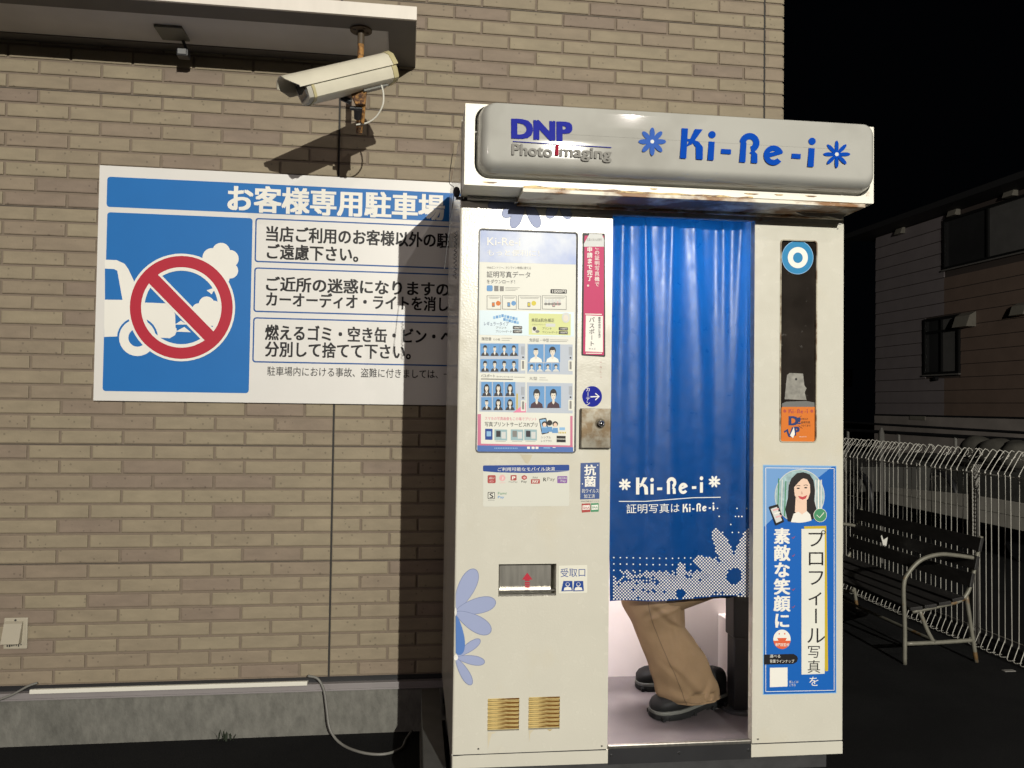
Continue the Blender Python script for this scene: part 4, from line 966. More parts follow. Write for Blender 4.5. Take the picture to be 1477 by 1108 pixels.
# --- right column: tall dark window and stickers
frame('window_frame', rr(wx0-.0025, wx1+.0025, wz0-.0025, wz1+.0025, .010), rr(wx0+.001, wx1-.001, wz0+.001, wz1-.001, .007), -.0025, .008, mat('stained_frame', (.42, .38, .28), .5, var=.3, c2=(.16, .10, .05), mixscale=12, mixlo=.5, mixhi=.6), rcol)
m_ = MB(); m_.box(wx0+.0005, wx1-.0005, .006, .0075, wz0+.0005, wz1-.0005)
gls = m_.build('dark_window', mat('scratched_dark_glass', (.022, .018, .015), .09, var=.5, vscale=8, coat=.6, c2=(.06, .055, .05), mixscale=60, mixlo=.66, mixhi=.72), rcol)
W2 = Print(lambda px, py: (lambda v: (v.x, v.z))(bd(px, py, .006)), lambda u, v, l: (u, .0058-l, v))
W2.ell(1150.3, 371.5, 22.8, 24.3, I_LB, 1, 48); W2.ell(1150.3, 371.5, 22, 23.5, I_CY, 2, 48); W2.ell(1150.5, 371.8, 14.5, 15.3, I_W, 3, 40); W2.ell(1150.5, 372, 7, 7.6, I_CY, 4, 32)
W2.build('round_sticker', gls)
W2 = Print(lambda px, py: (lambda v: (v.x, v.z))(bd(px, py, .006)), lambda u, v, l: (u, .0058-l, v))
gp = mat('reflection_patch', (.26, .25, .22), .7, var=.35, vscale=60)
W2.poly([(1135, 541), (1139, 538), (1158, 539), (1160, 556), (1163, 560), (1160.5, 566), (1163, 577), (1131.5, 576)], gp, 2); W2.ell(1148, 547, 1.6, 1.8, I_K, 3, 10)  # grey patch paints in a reflection on the dark window
W2.poly([(1128, 582), (1134, 579.5), (1163, 578.5), (1176, 581), (1176, 636), (1127, 636)], mat('slate_card', (.12, .12, .115), .5), 1)
W2.build('reflection_and_card', gls)
W2 = Print(lambda px, py: (lambda v: (v.x, v.z))(bd(px, py, .006)), lambda u, v, l: (u, .0045-l, v))
W2.quad((1126.8, 587), (1175.8, 587), (1175, 637), (1126, 636.5), I_OR, 1, 2); kirei(W2, 1137, 596.2, .062, .062, 0, I_BR, 2)
star(W2, 1131.5, 593, 2.6, I_BR, 2, 8, .1, .2); star(W2, 1170.5, 593, 2.6, I_BR, 2, 8, .1, .2)
W2.text('D', 1138, 1150, 613, 12, I_VIO, 2, .06); W2.text('!', 1150.5, 1153.5, 611.5, 9, I_VIO, 2, .04); W2.poly([(1130, 622), (1136, 618.5), (1138, 627), (1142, 616), (1144, 616.5), (1140, 631), (1136.5, 630), (1134, 622.5), (1131, 624.5)], I_VIO, 2)
W2.text('P', 1145.5, 1152, 628, 12, I_VIO, 2, .06); W2.poly([(1139, 628), (1144.5, 616), (1146, 626), (1143, 632)], I_W, 3)
W2.text('次世代の', 1155, 1165, 606, 3, I_K, 2, .0); W2.text('証明写真', 1155, 1168, 611, 3.4, I_K, 2, .01); W2.text('できてます！', 1155, 1169, 615.5, 3, I_K, 2, .0); W2.text('dnp photo', 1152, 1163, 631, 1.8, I_W, 2, .0)
W2.stroke([(1151, 603), (1156, 600)], .5, I_K, 2); W2.stroke([(1151, 614), (1157, 618)], .5, I_K, 2)
W2.build('orange_sticker', gls)
# poster sticker "profile photo"
cQ = lambda x, y: (1080+x*.41344, 650+y*.41344)
def prof_(P):
    def Q(x0, y0, x1, y1, m, l=2, r=0, sl=-.006): a = cQ(x0, y0); b_ = cQ(x1, y1); P.rect(a[0], a[1], b_[0], b_[1], m, l, sl, r)
    P.quad((1100.3, 670.5), (1206.3, 672), (1206.3, 1000), (1100.3, 1002.3), I_LB, 1); P.quad((1101.5, 671.7), (1205.3, 673), (1205.3, 998.8), (1101.5, 1001.2), mat('ink_poster_blue', lin((22, 96, 182)), .33), 2)
    P.poly([(1101.5, 671.7), (1200, 673), (1158, 707), (1101.5, 760)], mat('ink_poster_light', lin((112, 156, 208)), .33), 3)
    x0, x1, y0, y1 = 1104.2, 1202.8, 674.8, 996.5
    for a, b_ in (((x0, y0), (x1, y0+1)), ((x1, y0+1), (x1, y1-1)), ((x1, y1-1), (x0, y1+1)), ((x0, y1+1), (x0, y0))): P.stroke([a, b_], .8, I_W, 4)
    cx, cy_ = 1153, 715.5
    P.ell(cx, cy_, 36, 38.5, I_LG, 5, 56); P.ell(cx, cy_, 35, 37.5, mat('photo_backdrop', lin((158, 186, 190)), .35, var=.3, vscale=60), 6, 56)
    for q in range(4): P.stroke([(1123+q*5, 690+q*2), (1121+q*5, 745)], 1.5, I_LG if q % 2 else I_GN, 7)
    for q in range(3): P.stroke([(1176+q*4, 692), (1176+q*4, 738)], 2, I_W if q % 2 else I_LG, 7)
    # woman: long dark hair, smiling
    hair = [(1136, 752), (1132, 735), (1136, 718), (1137, 700), (1141, 690), (1149, 682.5), (1158, 681), (1167, 684), (1173, 693), (1175, 707), (1174, 722), (1179, 742), (1172, 749), (1160, 752.5), (1148, 753)]
    P.poly(hair, I_HR, 8)
    P.poly([(1147, 718), (1163, 720), (1163, 738), (1153, 745), (1146, 738)], I_SK, 9)
    P.poly([(1140, 753), (1144, 741), (1151, 738), (1156, 742), (1163, 737), (1168, 742), (1170, 750.5), (1162, 752.8), (1152, 754)], I_W, 10)
    P.poly([(1144.5, 700), (1147.5, 692), (1155, 689), (1163.5, 691.5), (1167.5, 699), (1168, 710), (1165, 719), (1159.5, 725), (1155, 726), (1149.5, 722), (1145.5, 714)], I_SK, 11)
    P.poly([(1143.6, 704), (1146, 692), (1153, 687.5), (1161, 688.5), (1155, 691.5), (1148, 699)], I_HR, 12)
    for ex, ey in ((1150.6, 704.2), (1161.4, 703.4)):
        P.ell(ex, ey, 2.3, 1.0, I_HR, 13, 14); P.stroke([(ex-3, ey-3.2), (ex, ey-4.2), (ex+3, ey-3.4)], .8, I_HR, 13)
    P.poly([(1155.4, 708), (1157.6, 712.6), (1154.8, 712.8)], mat('ink_skin_shade', lin((206, 164, 142)), .4), 13)
    P.poly([(1150.2, 715.2), (1157, 716.6), (1163.6, 714.0), (1161.5, 718.8), (1157, 720.6), (1152.8, 719)], I_LIP, 13); P.poly([(1151.6, 716), (1157, 717.2), (1162.4, 714.9), (1160.5, 718), (1157, 718.9), (1153.5, 718)], I_W, 14)
    P.ell(1182, 743, 9.6, 10, I_W, 15, 28); P.ell(1182, 743, 9, 9.4, I_GN, 16, 28); P.stroke([(1177, 742.5), (1181, 746.5), (1187.5, 739)], 1, I_W, 17)
    P.quad(cQ(68, 195), cQ(100, 186), cQ(122, 248), cQ(92, 262), I_K, 15, 2); P.quad(cQ(74, 203), cQ(96, 196), cQ(114, 243), cQ(94, 252), I_LG, 16)
    for q in range(3): P.stroke([cQ(82+q*5, 208+q*12), cQ(102+q*5, 202+q*12)], 2.2, I_W if q % 2 else I_PP, 17)
    # white title strip
    P.poly([cQ(192, 264), cQ(270, 262), cQ(276, 768), cQ(266, 770)], I_YG, 4); P.quad(cQ(183, 273), cQ(264, 272), cQ(264, 778), cQ(183, 781), I_PAP, 5)
    P.vtext('プロフィール', 1176.5, 763, 930, 29, I_K, 7, -.008); P.vtext('写真', 1173.5, 929, 972, 20, I_K, 7, -.005); P.text('を', 1167, 1180, 989, 13, I_W, 5, .01)
    P.vtext('素敵な笑顔に', 1127.5, 761, 907, 24, I_W, 5, .035)
    for y in (775, 801, 850, 875): P.stroke([(1142, y), (1143.5, y+1.8), (1146, y-1.5)], .8, I_BR, 5)
    P.ell(1127.5, 922, 12.5, 14, I_W, 5, 36); P.poly([(1127.5+12.5*math.cos(t), 922+14*math.sin(t)) for t in [R(8+164*i/20) for i in range(21)]], I_OC, 6)
    P.poly([(1119, 919), (1136, 919), (1134, 925), (1127.5, 928), (1121, 925)], I_W, 7); P.poly([(1120.5, 920), (1134.5, 920), (1132.5, 924), (1127.5, 926.3), (1122.5, 924)], I_OC, 8)
    P.ell(1123.5, 914, .9, 1.3, I_OC, 7, 8); P.ell(1131.5, 914, .9, 1.3, I_OC, 7, 8); P.text('専門家監修', 1117.5, 1138, 932, 4.6, I_W, 8, .02)
    P.poly([(1101.6, 944), (1144, 943), (1149, 946), (1150.6, 950), (1149, 954.5), (1144, 957.5), (1101.6, 958.5)], I_K, 6); P.text('選べる', 1110, 1125, 948.6, 4.6, I_W, 7, .01); P.text('背景ラインナップ', 1110, 1145, 956, 5, I_W, 7, .01)
    P.quad((1110, 963), (1135.5, 962.5), (1135.5, 990), (1110, 991), I_W, 6)
    P.text('詳しくは', 1138, 1151, 985, 3.6, I_W, 6, .0); P.text('こちら', 1138, 1147, 989.5, 3.6, I_W, 6, .0)
sticker('profile_poster', prof_)
# little side things: antenna wire with clamp and coiled cord on the left side
m_ = MB(); m_.tube(spline([bd(652.5, 222, .03), bd(648, 262, .03), bd(655, 275, .01), bd(648, 330, .02), bd(641, 388, .02)]), .0011, 6); m_.build('side_wire', BLACK, bo)
m_ = MB(); c_ = bd(657, 276, -.01); m_.ball((-.012, .0, c_.z), .011, 10, 8, sc_=(1, 1, 1.5)); m_.box(-.014, .006, -.012, .004, c_.z-.022, c_.z-.016); m_.build('wire_clamp', DSTEEL, bo)
m_ = MB(); pts = []
for q in range(90):
    t = q/8*2*math.pi; pts.append((-.012+.004*math.cos(t), .03+.004*math.sin(t), 1.83-q*.0016))
m_.tube(pts, .0012, 5); m_.build('coiled_cord', BLACK, bo)
# plinth and feet
m_ = MB(); m_.box(-.085, 1.10, .10, .74, .0, .10); pb = m_.build('concrete_base', CONCD, bo, bevel=.01)
m_ = MB()
for y in (.055, .40, .70): m_.box(.0, 1.19, y, y+.05, .175, .2385)
for x in (.02, .55, 1.10): m_.box(x, x+.05, .106, .399, .18, .235)
m_.build('base_rail', DSTEEL, bo, bevel=.003)
m_ = MB(); m_.box(-.080, -.012, .10, .80, .175, .2); m_.box(-.080, -.072, .10, .80, .102, .175); m_.build('side_channel', mat('galvanised_plate', (.13, .13, .125), .45, metal=.4, var=.25), bo)
for x in (.05, 1.06):
    m_ = MB(); m_.cyl((x, .08, .102), .013, .073, 'z', 12); m_.cyl((x, .08, .100), .028, .012, 'z', 16); m_.cyl((x, .08, .15), .02, .012, 'z', 6); m_.build('adjuster_foot', DSTEEL, bo, smooth='auto')
for x0, x1 in ((.10, .36), (.52, .80), (.96, 1.22)):
    m_ = MB(); m_.box(x0, x1, -.02, .0985, .0, .0985); m_.build('concrete_block', CONCD, bo, bevel=.006)

# ------------------------------------------------------------------ person seated in the booth
PZ = .2905
def Bw(v): return BM @ Vector(v)
pe = thing('person', 'person in khaki trousers and black shoes seated behind the blue curtain', 'person', tuple(Bw((.95, .30, PZ))), BR)
PO = Vector((.95, .30, PZ))
def Lp(v): return Vector(v)-PO
def blob(path, radii, n=16, name='x', m=None, parent=pe, smooth=True, **k):
    q = MB(); q.tube([Lp(p) for p in path], radii, n); return q.build(name, m, parent, smooth=smooth, **k)
SKIN = mat('skin', (.48, .30, .21), .5, var=.06)
KH = mat('khaki_cloth', (.185, .125, .072), .9, var=.10, vscale=14, bump=.35, bscale=600, spec=.2)
SEAM = mat('dark_stitching', (.09, .058, .032), .9)
JK = mat('dark_jacket', (.05, .055, .07), .8, var=.2, bump=.2)
SHB = mat('black_shoe_rubber', (.008, .0085, .009), .6, spec=.2, var=.3, vscale=30, bump=.15)
SHG = mat('grey_shoe_midsole', (.085, .088, .08), .6, var=.1)
def st_from(px0, py0, px1, py1, yd, ry, ph):
    a = bd(px0, py0, yd); b_ = bd(px1, py1, yd); return a, b_, ry, yd, ph
S = [st_from(953.5, 1012, 1038.5, 1005, .225, .068, 0.0), st_from(948, 995, 1032, 988, .225, .068, .5), st_from(939, 970, 1022.5, 963, .225, .068, 1.2), st_from(931, 948, 1011.5, 942, .235, .068, 2.0),
     st_from(922, 925, 1001, 925, .245, .068, 2.8), st_from(913, 902, 989, 905, .255, .068, 3.6), st_from(903, 880, 982, 891, .26, .086, 4.4), st_from(896, 862, 985, 874, .26, .086, 5.0), st_from(893, 845, 1000, 862, .255, .068, 5.4)]
AN = (S[0][0]+S[0][1])/2; KN = (S[-2][0]+S[-2][1])/2
def bz(px, py, z):
    d = BI.to_3x3() @ ray(px, py); return BC+d*((z-BC.z)/d.z)
# body: one skinned surface
def skinned(name, verts, edges, radii, m):
    me = bpy.data.meshes.new(name); me.from_pydata([Lp(v) for v in verts], edges, []); o = bpy.data.objects.new(name, me); col.objects.link(o); o.parent = pe
    md = o.modifiers.new('skin', 'SKIN'); md.use_smooth_shade = True
    for i, r in enumerate(radii): me.skin_vertices[0].data[i].radius = (r, r) if not isinstance(r, tuple) else r
    me.skin_vertices[0].data[0].use_root = True
    s = o.modifiers.new('sub', 'SUBSURF'); s.levels = 1; s.render_levels = 2; me.materials.append(m); return o
V = [(.965, .31, .80), (.965, .31, .95), (.955, .31, 1.10), (.945, .31, 1.22), (.93, .31, 1.30),
     (.945, .45, 1.22), (.90, .50, 1.02), (.76, .46, .90), (.68, .44, .88),
     (.945, .17, 1.22), (.90, .13, 1.02), (.78, .16, .90), (.70, .18, .88),
     (.955, .39, .79), (.78, .455, .70), (.80, .475, .42),
     (.955, .23, .79), tuple(KN+Vector((.01, 0, .0))), tuple(AN+Vector((0, 0, .02)))]
E_ = [(0, 1), (1, 2), (2, 3), (3, 4), (3, 5), (5, 6), (6, 7), (7, 8), (3, 9), (9, 10), (10, 11), (11, 12), (0, 13), (13, 14), (14, 15), (0, 16), (16, 17), (17, 18)]
Rr = [.12, .115, .125, .09, .05, .058, .042, .032, .025, .058, .042, .032, .025, .08, .05, .034, .08, .05, .034]
skinned('body', V, E_, Rr, JK)
q = MB(); hc = Lp((.905, .31, 1.42)); q.ball(hc, .098, 20, 16, sc_=(1, .80, 1.22)); q.ball(hc+Vector((-.1, 0, -.01)), .016, 10, 8, sc_=(1, .8, 1.3)); q.tube([hc+Vector((.02, 0, -.08)), hc+Vector((.04, 0, -.16))], [.05, .055], 12)
for s in (-1, 1): q.ball(hc+Vector((.01, s*.08, -.005)), .022, 10, 8, sc_=(.8, .35, 1.3))
hd = q.build('head', SKIN, pe, smooth=True)
q = MB(); q.ball(hc+Vector((.018, 0, .03)), .107, 20, 12, sc_=(.98, .84, 1.05)); q.build('hair', I_HR, hd, smooth=True)
q = MB()
for s in (-1, 1): q.ball(hc+Vector((-.088, s*.032, .012)), .009, 10, 8)
q.tube([hc+Vector((-.091, -.022, -.055)), hc+Vector((-.094, 0, -.058)), hc+Vector((-.091, .022, -.055))], .004, 6)
q.build('face', mat('eye_and_lip', (.08, .03, .03), .4), hd, smooth=True)
for (hx, hy, sgn) in ((.68, .44, 1), (.70, .18, -1)):
    q = MB(); q.tube([Lp((hx+.01, hy, .88)), Lp((hx-.03, hy, .872)), Lp((hx-.075, hy, .862))], [.024, .032, .028], 12)
    for k in range(4):
        y = hy+(k-1.5)*.018; ln = (.062, .072, .068, .055)[k]; q.tube([Lp((hx-.065, y, .863)), Lp((hx-.065-ln*.5, y, .860)), Lp((hx-.065-ln, y, .846))], [.009, .0085, .007], 8)
    q.tube([Lp((hx-.015, hy-sgn*.024, .872)), Lp((hx-.045, hy-sgn*.046, .866)), Lp((hx-.07, hy-sgn*.05, .858))], [.011, .010, .008], 8)
    q.build('hand', SKIN, pe, smooth=True)
# trousers: near leg, its outline taken from the photograph and given depth
def leg(cy0, stations, name, m, dy=0.0, wr=1.0):
    rings = []; n = 40
    for (cx, cz, rx, ry, yy_, ph) in stations:
        ring_ = []
        for k in range(n):
            t = 2*math.pi*k/n
            wv = 1+.035*wr*math.sin(3*t+ph*2.2)+.022*wr*math.sin(5*t-ph*3.1)+.03*wr*noise.noise(Vector((math.cos(t)*1.3, math.sin(t)*1.3, ph*1.7)))
            ring_.append(Lp((cx+rx*math.cos(t)*wv, yy_+ry*math.sin(t)*wv, cz-.30*rx*math.cos(t)*0)))
        rings.append(ring_)
    q = MB(); q.loft(rings, cap=False); return rings, q
rings = []; n = 72
for i, (a, b_, ry, yd, ph) in enumerate(S):
    c = (a+b_)/2; ax_ = (b_-a)/2; r_ = []
    for k in range(n):
        t = 2*math.pi*k/n
        wv = 1+.01*math.sin(3*t+ph*1.2)+.02*noise.noise(Vector((math.cos(t)*1.6, math.sin(t)*1.6, ph*1.5)))
        dz = .012*math.sin(2*t+ph)*.5
        p = c+ax_*math.cos(t)*(1 if abs(math.sin(t)) < .3 else wv)+Vector((0, ry*math.sin(t)*wv, dz if i else -.006*math.sin(t)))
        r_.append(p)
    rings.append(r_)
# finer rings by interpolation so that folds can run across the leg
def dens(rings, k=9):
    out = []; P_ = [rings[0]]+rings+[rings[-1]]
    for i in range(1, len(P_)-2):
        for s in range(k):
            t = s/k; out.append([.5*((2*b)+(c-a)*t+(2*a-5*b+4*c-d)*t*t+(3*b-a-3*c+d)*t**3) for a, b, c, d in zip(P_[i-1], P_[i], P_[i+1], P_[i+2])])
    out.append(rings[-1]); return out
rings = dens(rings); nr = len(rings)
def fold(p, i, k, cen):
    h_ = i/nr; t = 2*math.pi*k/n
    d = p-cen; f = 0
    f += .0045*math.sin(30*h_+2.6*math.cos(t)+1.0)*math.exp(-((h_-.10)/.10)**2)
    f += .0045*math.sin(20*h_+3.5*math.cos(t-1.0))*math.exp(-((h_-.95)/.18)**2)+.004*math.sin(4.2*t+5*h_)*(1-h_)
    f += .006*math.exp(-((math.cos(t)-.15-.9*(h_-.4))/.10)**2)*math.exp(-((h_-.45)/.3)**2)
    for t0, sl, ha, hb, am in ((3.95, 7.0, -.02, .22, .008), (5.15, -2.4, -.02, .42, .007), (4.5, 5.0, .02, .16, .006), (4.0, 5.5, .70, 1.0, .007), (5.3, -4.0, .62, .92, .006), (4.75, .35, .15, .85, .003)):
        tc_ = t0+sl*(h_-ha); wd = .17; env = max(0, min(1, (h_-ha)/.05))*max(0, min(1, (hb-h_)/.10))
        f -= am*env*(math.exp(-((t-tc_)/wd)**2)-.6*math.exp(-((t-tc_-.30)/wd)**2))
    f += .004*noise.noise(Vector((math.cos(t)*2.2, math.sin(t)*2.2+h_*4, h_*7)))
    return p+d.normalized()*f
nr_rings = []
for i, r_ in enumerate(rings):
    cen = sum((p for p in r_), Vector())/n; nr_rings.append([Lp(fold(p, i, k, cen)) for k, p in enumerate(r_)])
q = MB(); kk = int(n*.70)
q.tube([r_[kk]+(r_[kk]-sum(r_, Vector())/n).normalized()*.0006 for r_ in nr_rings[1:-8]], .0011, 5); q.build('side_seam', SEAM, pe)
q = MB(); q.tube([nr_rings[3][k % n]+(nr_rings[3][k % n]-sum(nr_rings[3], Vector())/n).normalized()*.0004 for k in range(n+1)], .0008, 5); q.build('hem_stitch', SEAM, pe)
# thigh of the near leg, going back to the hip
q = MB(); q.loft(nr_rings, cap=False); q.add(nr_rings[-1], [tuple(range(n))])
q.loft([[p+(sum(nr_rings[0], Vector())/n-p)*.04+Vector((0, 0, .002)) for p in nr_rings[0]], [p+(sum(nr_rings[0], Vector())/n-p)*.06+Vector((0, 0, .03)) for p in nr_rings[0]]], cap=False)
q.tube([Lp(p) for p in (tuple(KN+Vector((-.012, 0, .02))), tuple(KN+Vector((.05, 0, .045))), (.86, .255, .755), (.955, .25, .80))], [.078, .084, .092, .12], 24)
# far leg
q.tube([Lp(p) for p in ((.815, .475, .365), (.80, .475, .45), (.79, .47, .58), (.78, .465, .70))], [.070, .068, .07, .075], 24)
q.tube([Lp(p) for p in ((.775, .465, .715), (.80, .455, .735), (.86, .42, .765), (.955, .38, .80))], [.082, .088, .098, .12], 24)
q.ball(Lp((.975, .31, .82)), .15, 20, 12, sc_=(.95, 1.1, .75))
q.build('trousers', KH, pe, smooth=True, fixn=True)
def shoe(toe, heel, name, lift=0.0):
    """toe and heel: floor points; loft of cross sections from toe to heel"""
    toe, heel = Vector(toe), Vector(heel); d = (heel-toe); L2 = d.length; d.normalize(); s = Vector((-d.y, d.x, 0))
    def sec(t, w_, z0, z1, flat=.5):
        c = toe+d*L2*t; out = []
        for k in range(20):
            a = 2*math.pi*k/20; x = math.cos(a); z = math.sin(a)
            xx = math.copysign(abs(x)**.75, x)*w_; zz = (z0+z1)/2+math.copysign(abs(z)**(.8 if z > 0 else .5), z)*(z1-z0)/2
            out.append(Lp(c+s*xx+Vector((0, 0, zz))))
        return out
    ld = lambda t: lift*max(0, (t-.35)/.65)
    up_ = [(.0, .006, .026, .034), (.02, .026, .022, .050), (.07, .038, .020, .062), (.16, .046, .020, .070), (.28, .049, .020, .074), (.40, .046, .020, .084), (.52, .042, .020, .100), (.64, .039, .020, .118), (.76, .038, .020, .126), (.88, .038, .020, .122), (.96, .034, .020, .112), (1.0, .016, .024, .10)]
    q = MB(); q.loft([sec(t, w_, a+ld(t), b_+ld(t)) for t, w_, a, b_ in up_]); o = q.build('shoe', SHB, pe, smooth=True)
    def band_(name_, m, z0, z1, g):
        q = MB(); rr_ = []
        for t, w_, a, b_ in up_:
            c = toe+d*L2*(t*1.015-.0075); arch = .010*math.exp(-((t-.60)/.10)**2) if z0 == 0 else .002*t
            rr_.append([Lp(c+s*x*(w_+g)+Vector((0, 0, z+ld(t)))) for x, z in ((-1, z0+arch), (1, z0+arch), (1.0, z1+.012*t), (-1.0, z1+.012*t))])
        q.loft(rr_); q.build(name_, m, o, bevel=.0015, smooth='auto')
    band_('outsole', SHB, 0, .016, .004); band_('midsole', SHG, .0165, .026, .0025)
    q = MB()
    for k in range(11):
        t = .06+k*.085
        if .5 < t < .68: continue
        c = toe+d*L2*t; w_ = .05
        q.add([Lp(c+s*x*w_+d*e+Vector((0, 0, z+ld(t)))) for x in (-1, 1) for e in (-.005, .005) for z in (-.0, .012)], [(0, 1, 3, 2), (4, 6, 7, 5), (0, 4, 5, 1), (2, 3, 7, 6), (0, 2, 6, 4), (1, 5, 7, 3)])
    q.build('tread', SHB, o)
ta, tb = bz(940, 1035, PZ), bz(1043, 1019, PZ)
shoe((ta.x, ta.y, PZ+.0005), (tb.x, tb.y, PZ+.0005), 'near', .022)
shoe((.690, .488, PZ+.0005), (.930, .478, PZ+.0005), 'far', .012)

# ------------------------------------------------------------------ wire fence along the lot edge
fx = 3.45
fe = thing('wire_fence', 'low galvanised wire fence with curled top behind the bench', 'fence', (fx, 0, 0))
wm = MB(); wm.tube(spline([(.075, 0, 1.045), (.098, 0, 1.062), (.103, 0, 1.082), (.088, 0, 1.095), (.068, 0, 1.088), (.0, 0, .985), (-.004, 0, .97), (0, 0, .955), (0, 0, .60), (0, 0, .12), (0, 0, .10), (-.028, 0, .035), (-.030, 0, .018), (-.018, 0, .010), (.02, 0, .010)], 4), .0023, 6)
w0 = wm.build('wire', GALV, fe, smooth=True)
yy_ = -.45; k = 0
while yy_ < 3.1:
    o = w0 if k == 0 else w0.copy()
    if k: col.objects.link(o)
    o.location = (0, yy_+random.uniform(-.003, .003), random.uniform(-.003, .003)); o.rotation_euler = (random.uniform(-.006, .006), random.uniform(-.006, .006), random.uniform(-.10, .10)); yy_ += .0469; k += 1
for z, x in ((.965, .006), (.11, .006), (.54, .006)):
    if z == .54: continue
    m_ = MB(); m_.tube([(x, -.45, z), (x, 3.1, z)], .0028, 6); m_.build('horizontal_wire', GALV, fe)
for y in (.915, -.45, 2.30):
    m_ = MB(); m_.box(.02, .062, y-.021, y+.021, 0, 1.0); p_ = m_.build('post', mat('grey_post', (.20, .19, .17), .5) if y == .915 else bpy.data.materials['grey_post'], fe, bevel=.003)
    m_ = MB(); m_.box(.018, .064, y-.023, y+.023, 1.0005, 1.010); m_.build('cap', bpy.data.materials['grey_post'], p_)
m_ = MB()
for q_ in range(24):
    z = .99-q_*.022; wdt = .044*(1-q_/24*.75)
    m_.add([(.0155, .915-.048, z), (.0155, .915-.048+wdt*0+.0, z-.010), (.0155, .915-.048+wdt, z+.006), (.0155, .915-.048+wdt, z+.016)], [(0, 1, 2, 3)]) if False else m_.box(.012, .0155, .868, .868+wdt, z, z+.009)
m_.build('perforated_strip', GALV, fe)

# ------------------------------------------------------------------ bench
be = thing('bench', 'dark slatted park bench with pale metal arms against the wire fence', 'bench', (3.05, .60, 0))
BENM = mat('pale_bench_metal', (.215, .205, .165), .5, metal=.2, var=.2, vscale=20, c2=(.20, .12, .05), mixscale=8, mixlo=.6, mixhi=.66)
SLAT = mat('dark_bench_slat', (.022, .02, .019), .55, var=.4, vscale=12, stretch=(4, 1, 4), bump=.2)
def bl(x, z): return (x-3.05, z)
def side_frame(y):
    q = MB()
    def bar(pts, wd=.022):
        q.tube([(x-3.05, y, z) for x, z in pts], wd/2, 8)
    def bars(pts): bar([(p.x, p.z) for p in spline([(a, 0, b_) for a, b_ in pts], 6)])
    bars([(2.858, 0.0), (2.858, .20), (2.852, .40), (2.88, .47), (2.95, .535), (3.05, .562), (3.15, .556), (3.262, .540)])
    bars([(3.29, .655), (3.268, .56), (3.235, .42), (3.205, .352), (3.16, .318), (3.05, .295), (2.90, .268)])
    bars([(3.205, .345), (3.225, .22), (3.262, .0)])
    bars([(2.868, .105), (3.06, .108), (3.245, .115)]); bars([(2.94, .275), (2.985, .17), (3.02, .110)])
    return q.build('side_frame', BENM, be, smooth=True)
sf = side_frame(0.0); c_ = sf.copy(); col.objects.link(c_); c_.location = (0, 1.12, 0)
for (x, z, tl_) in ((2.905, .292, .08), (2.985, .302, .10), (3.065, .315, .12), (3.14, .335, .2)):
    q = MB(); q.box(-.034, .034, -.03, 1.15, -.009, .009); o = q.build('seat_slat', SLAT, be, bevel=.003); o.location = (x-3.05, 0, z); o.rotation_euler = (0, -tl_, 0)
for (x, z) in ((3.218, .432), (3.245, .52), (3.268, .615)):
    q = MB(); q.box(-.009, .009, -.03, 1.15, -.036, .036); o = q.build('back_slat', SLAT, be, bevel=.003); o.location = (x-3.05, 0, z); o.rotation_euler = (0, .22, 0)
q = MB(); q.tube([(.0, .0, .105), (.0, 1.12, .105)], .009, 8); q.build('stretcher', BENM, be)
h1 = hit(1277, 786, 0, 3.165)
q = MB(); q.add([(0, 0, 0), (.0, -.03, .005), (-.004, -.045, .05), (-.010, -.028, .055), (-.004, -.022, .03), (.0, .012, .042)], [(0, 1, 4), (1, 2, 3, 4), (0, 4, 5)])
q.v = [(v[0], v[1]*1.2, v[2]*1.2) for v in q.v]
o = q.build('paper_scrap', I_W); o.location = h1-Vector((.012, .03, 0)); o.rotation_euler = (0, 0, R(-62)); tag(o, 'small torn scrap of white paper stuck on the backrest of the bench', 'paper')

# ------------------------------------------------------------------ houses beyond the fence
A_ = Vector((11.296, 14.49, 0)); dirh = Vector((.185, -4.446, 0)).normalized(); ang = math.atan2(dirh.y, dirh.x)
hs = thing('clad_house', 'two-storey house clad in grey and brown horizontal boards beyond the fence', 'house', A_, ang)
# local: x along the wall from far corner towards the viewer, y = to the left when going that way (towards the lot is -y)
SIDL = mat('grey_brown_siding', (.25, .215, .22), .8, var=.08, vscale=3); SIDB = mat('brown_siding', (.205, .142, .11), .8, var=.10, vscale=3)
SIDG = mat('grey_plinth', (.40, .35, .32), .9, var=.25, vscale=1.5, bump=.3)
LOTS = 1  # side of the house wall that faces the car park
def hx(px, py):   # place on the house wall plane
    nrm = Vector((dirh.y, -dirh.x, 0)); d = ray(px, py); t = (A_-CAM).dot(nrm)/d.dot(nrm); p = CAM+d*t; return (p-A_).dot(dirh), p.z
q = MB(); q.box(0, 13, .03, 6, 0, 5.42); q.build('wall', mat('dark_groove', (.07, .052, .045), .9), hs)
q = MB(); q.box(-.02, 13, -.0, .0295, 0, 1.18); q.build('plinth', SIDG, hs)
q = MB(); q.box(-.03, 13, -.01, .0295, 1.185, 1.215); q.build('base_flashing', BLACK, hs)
wa = (*hx(1361, 318), *hx(1477, 362)); wl_x0 = wa[0]; wz1_ = wa[1]-.0; wz0_ = hx(1361, 390)[1]
w2x0, w2z1 = hx(1334, 461); w2x1, _ = hx(1385, 453); w2z0 = hx(1334, 541)[1]
XS = hx(1361, 400)[0]; PIT = .2625; z = 1.22; k = 0
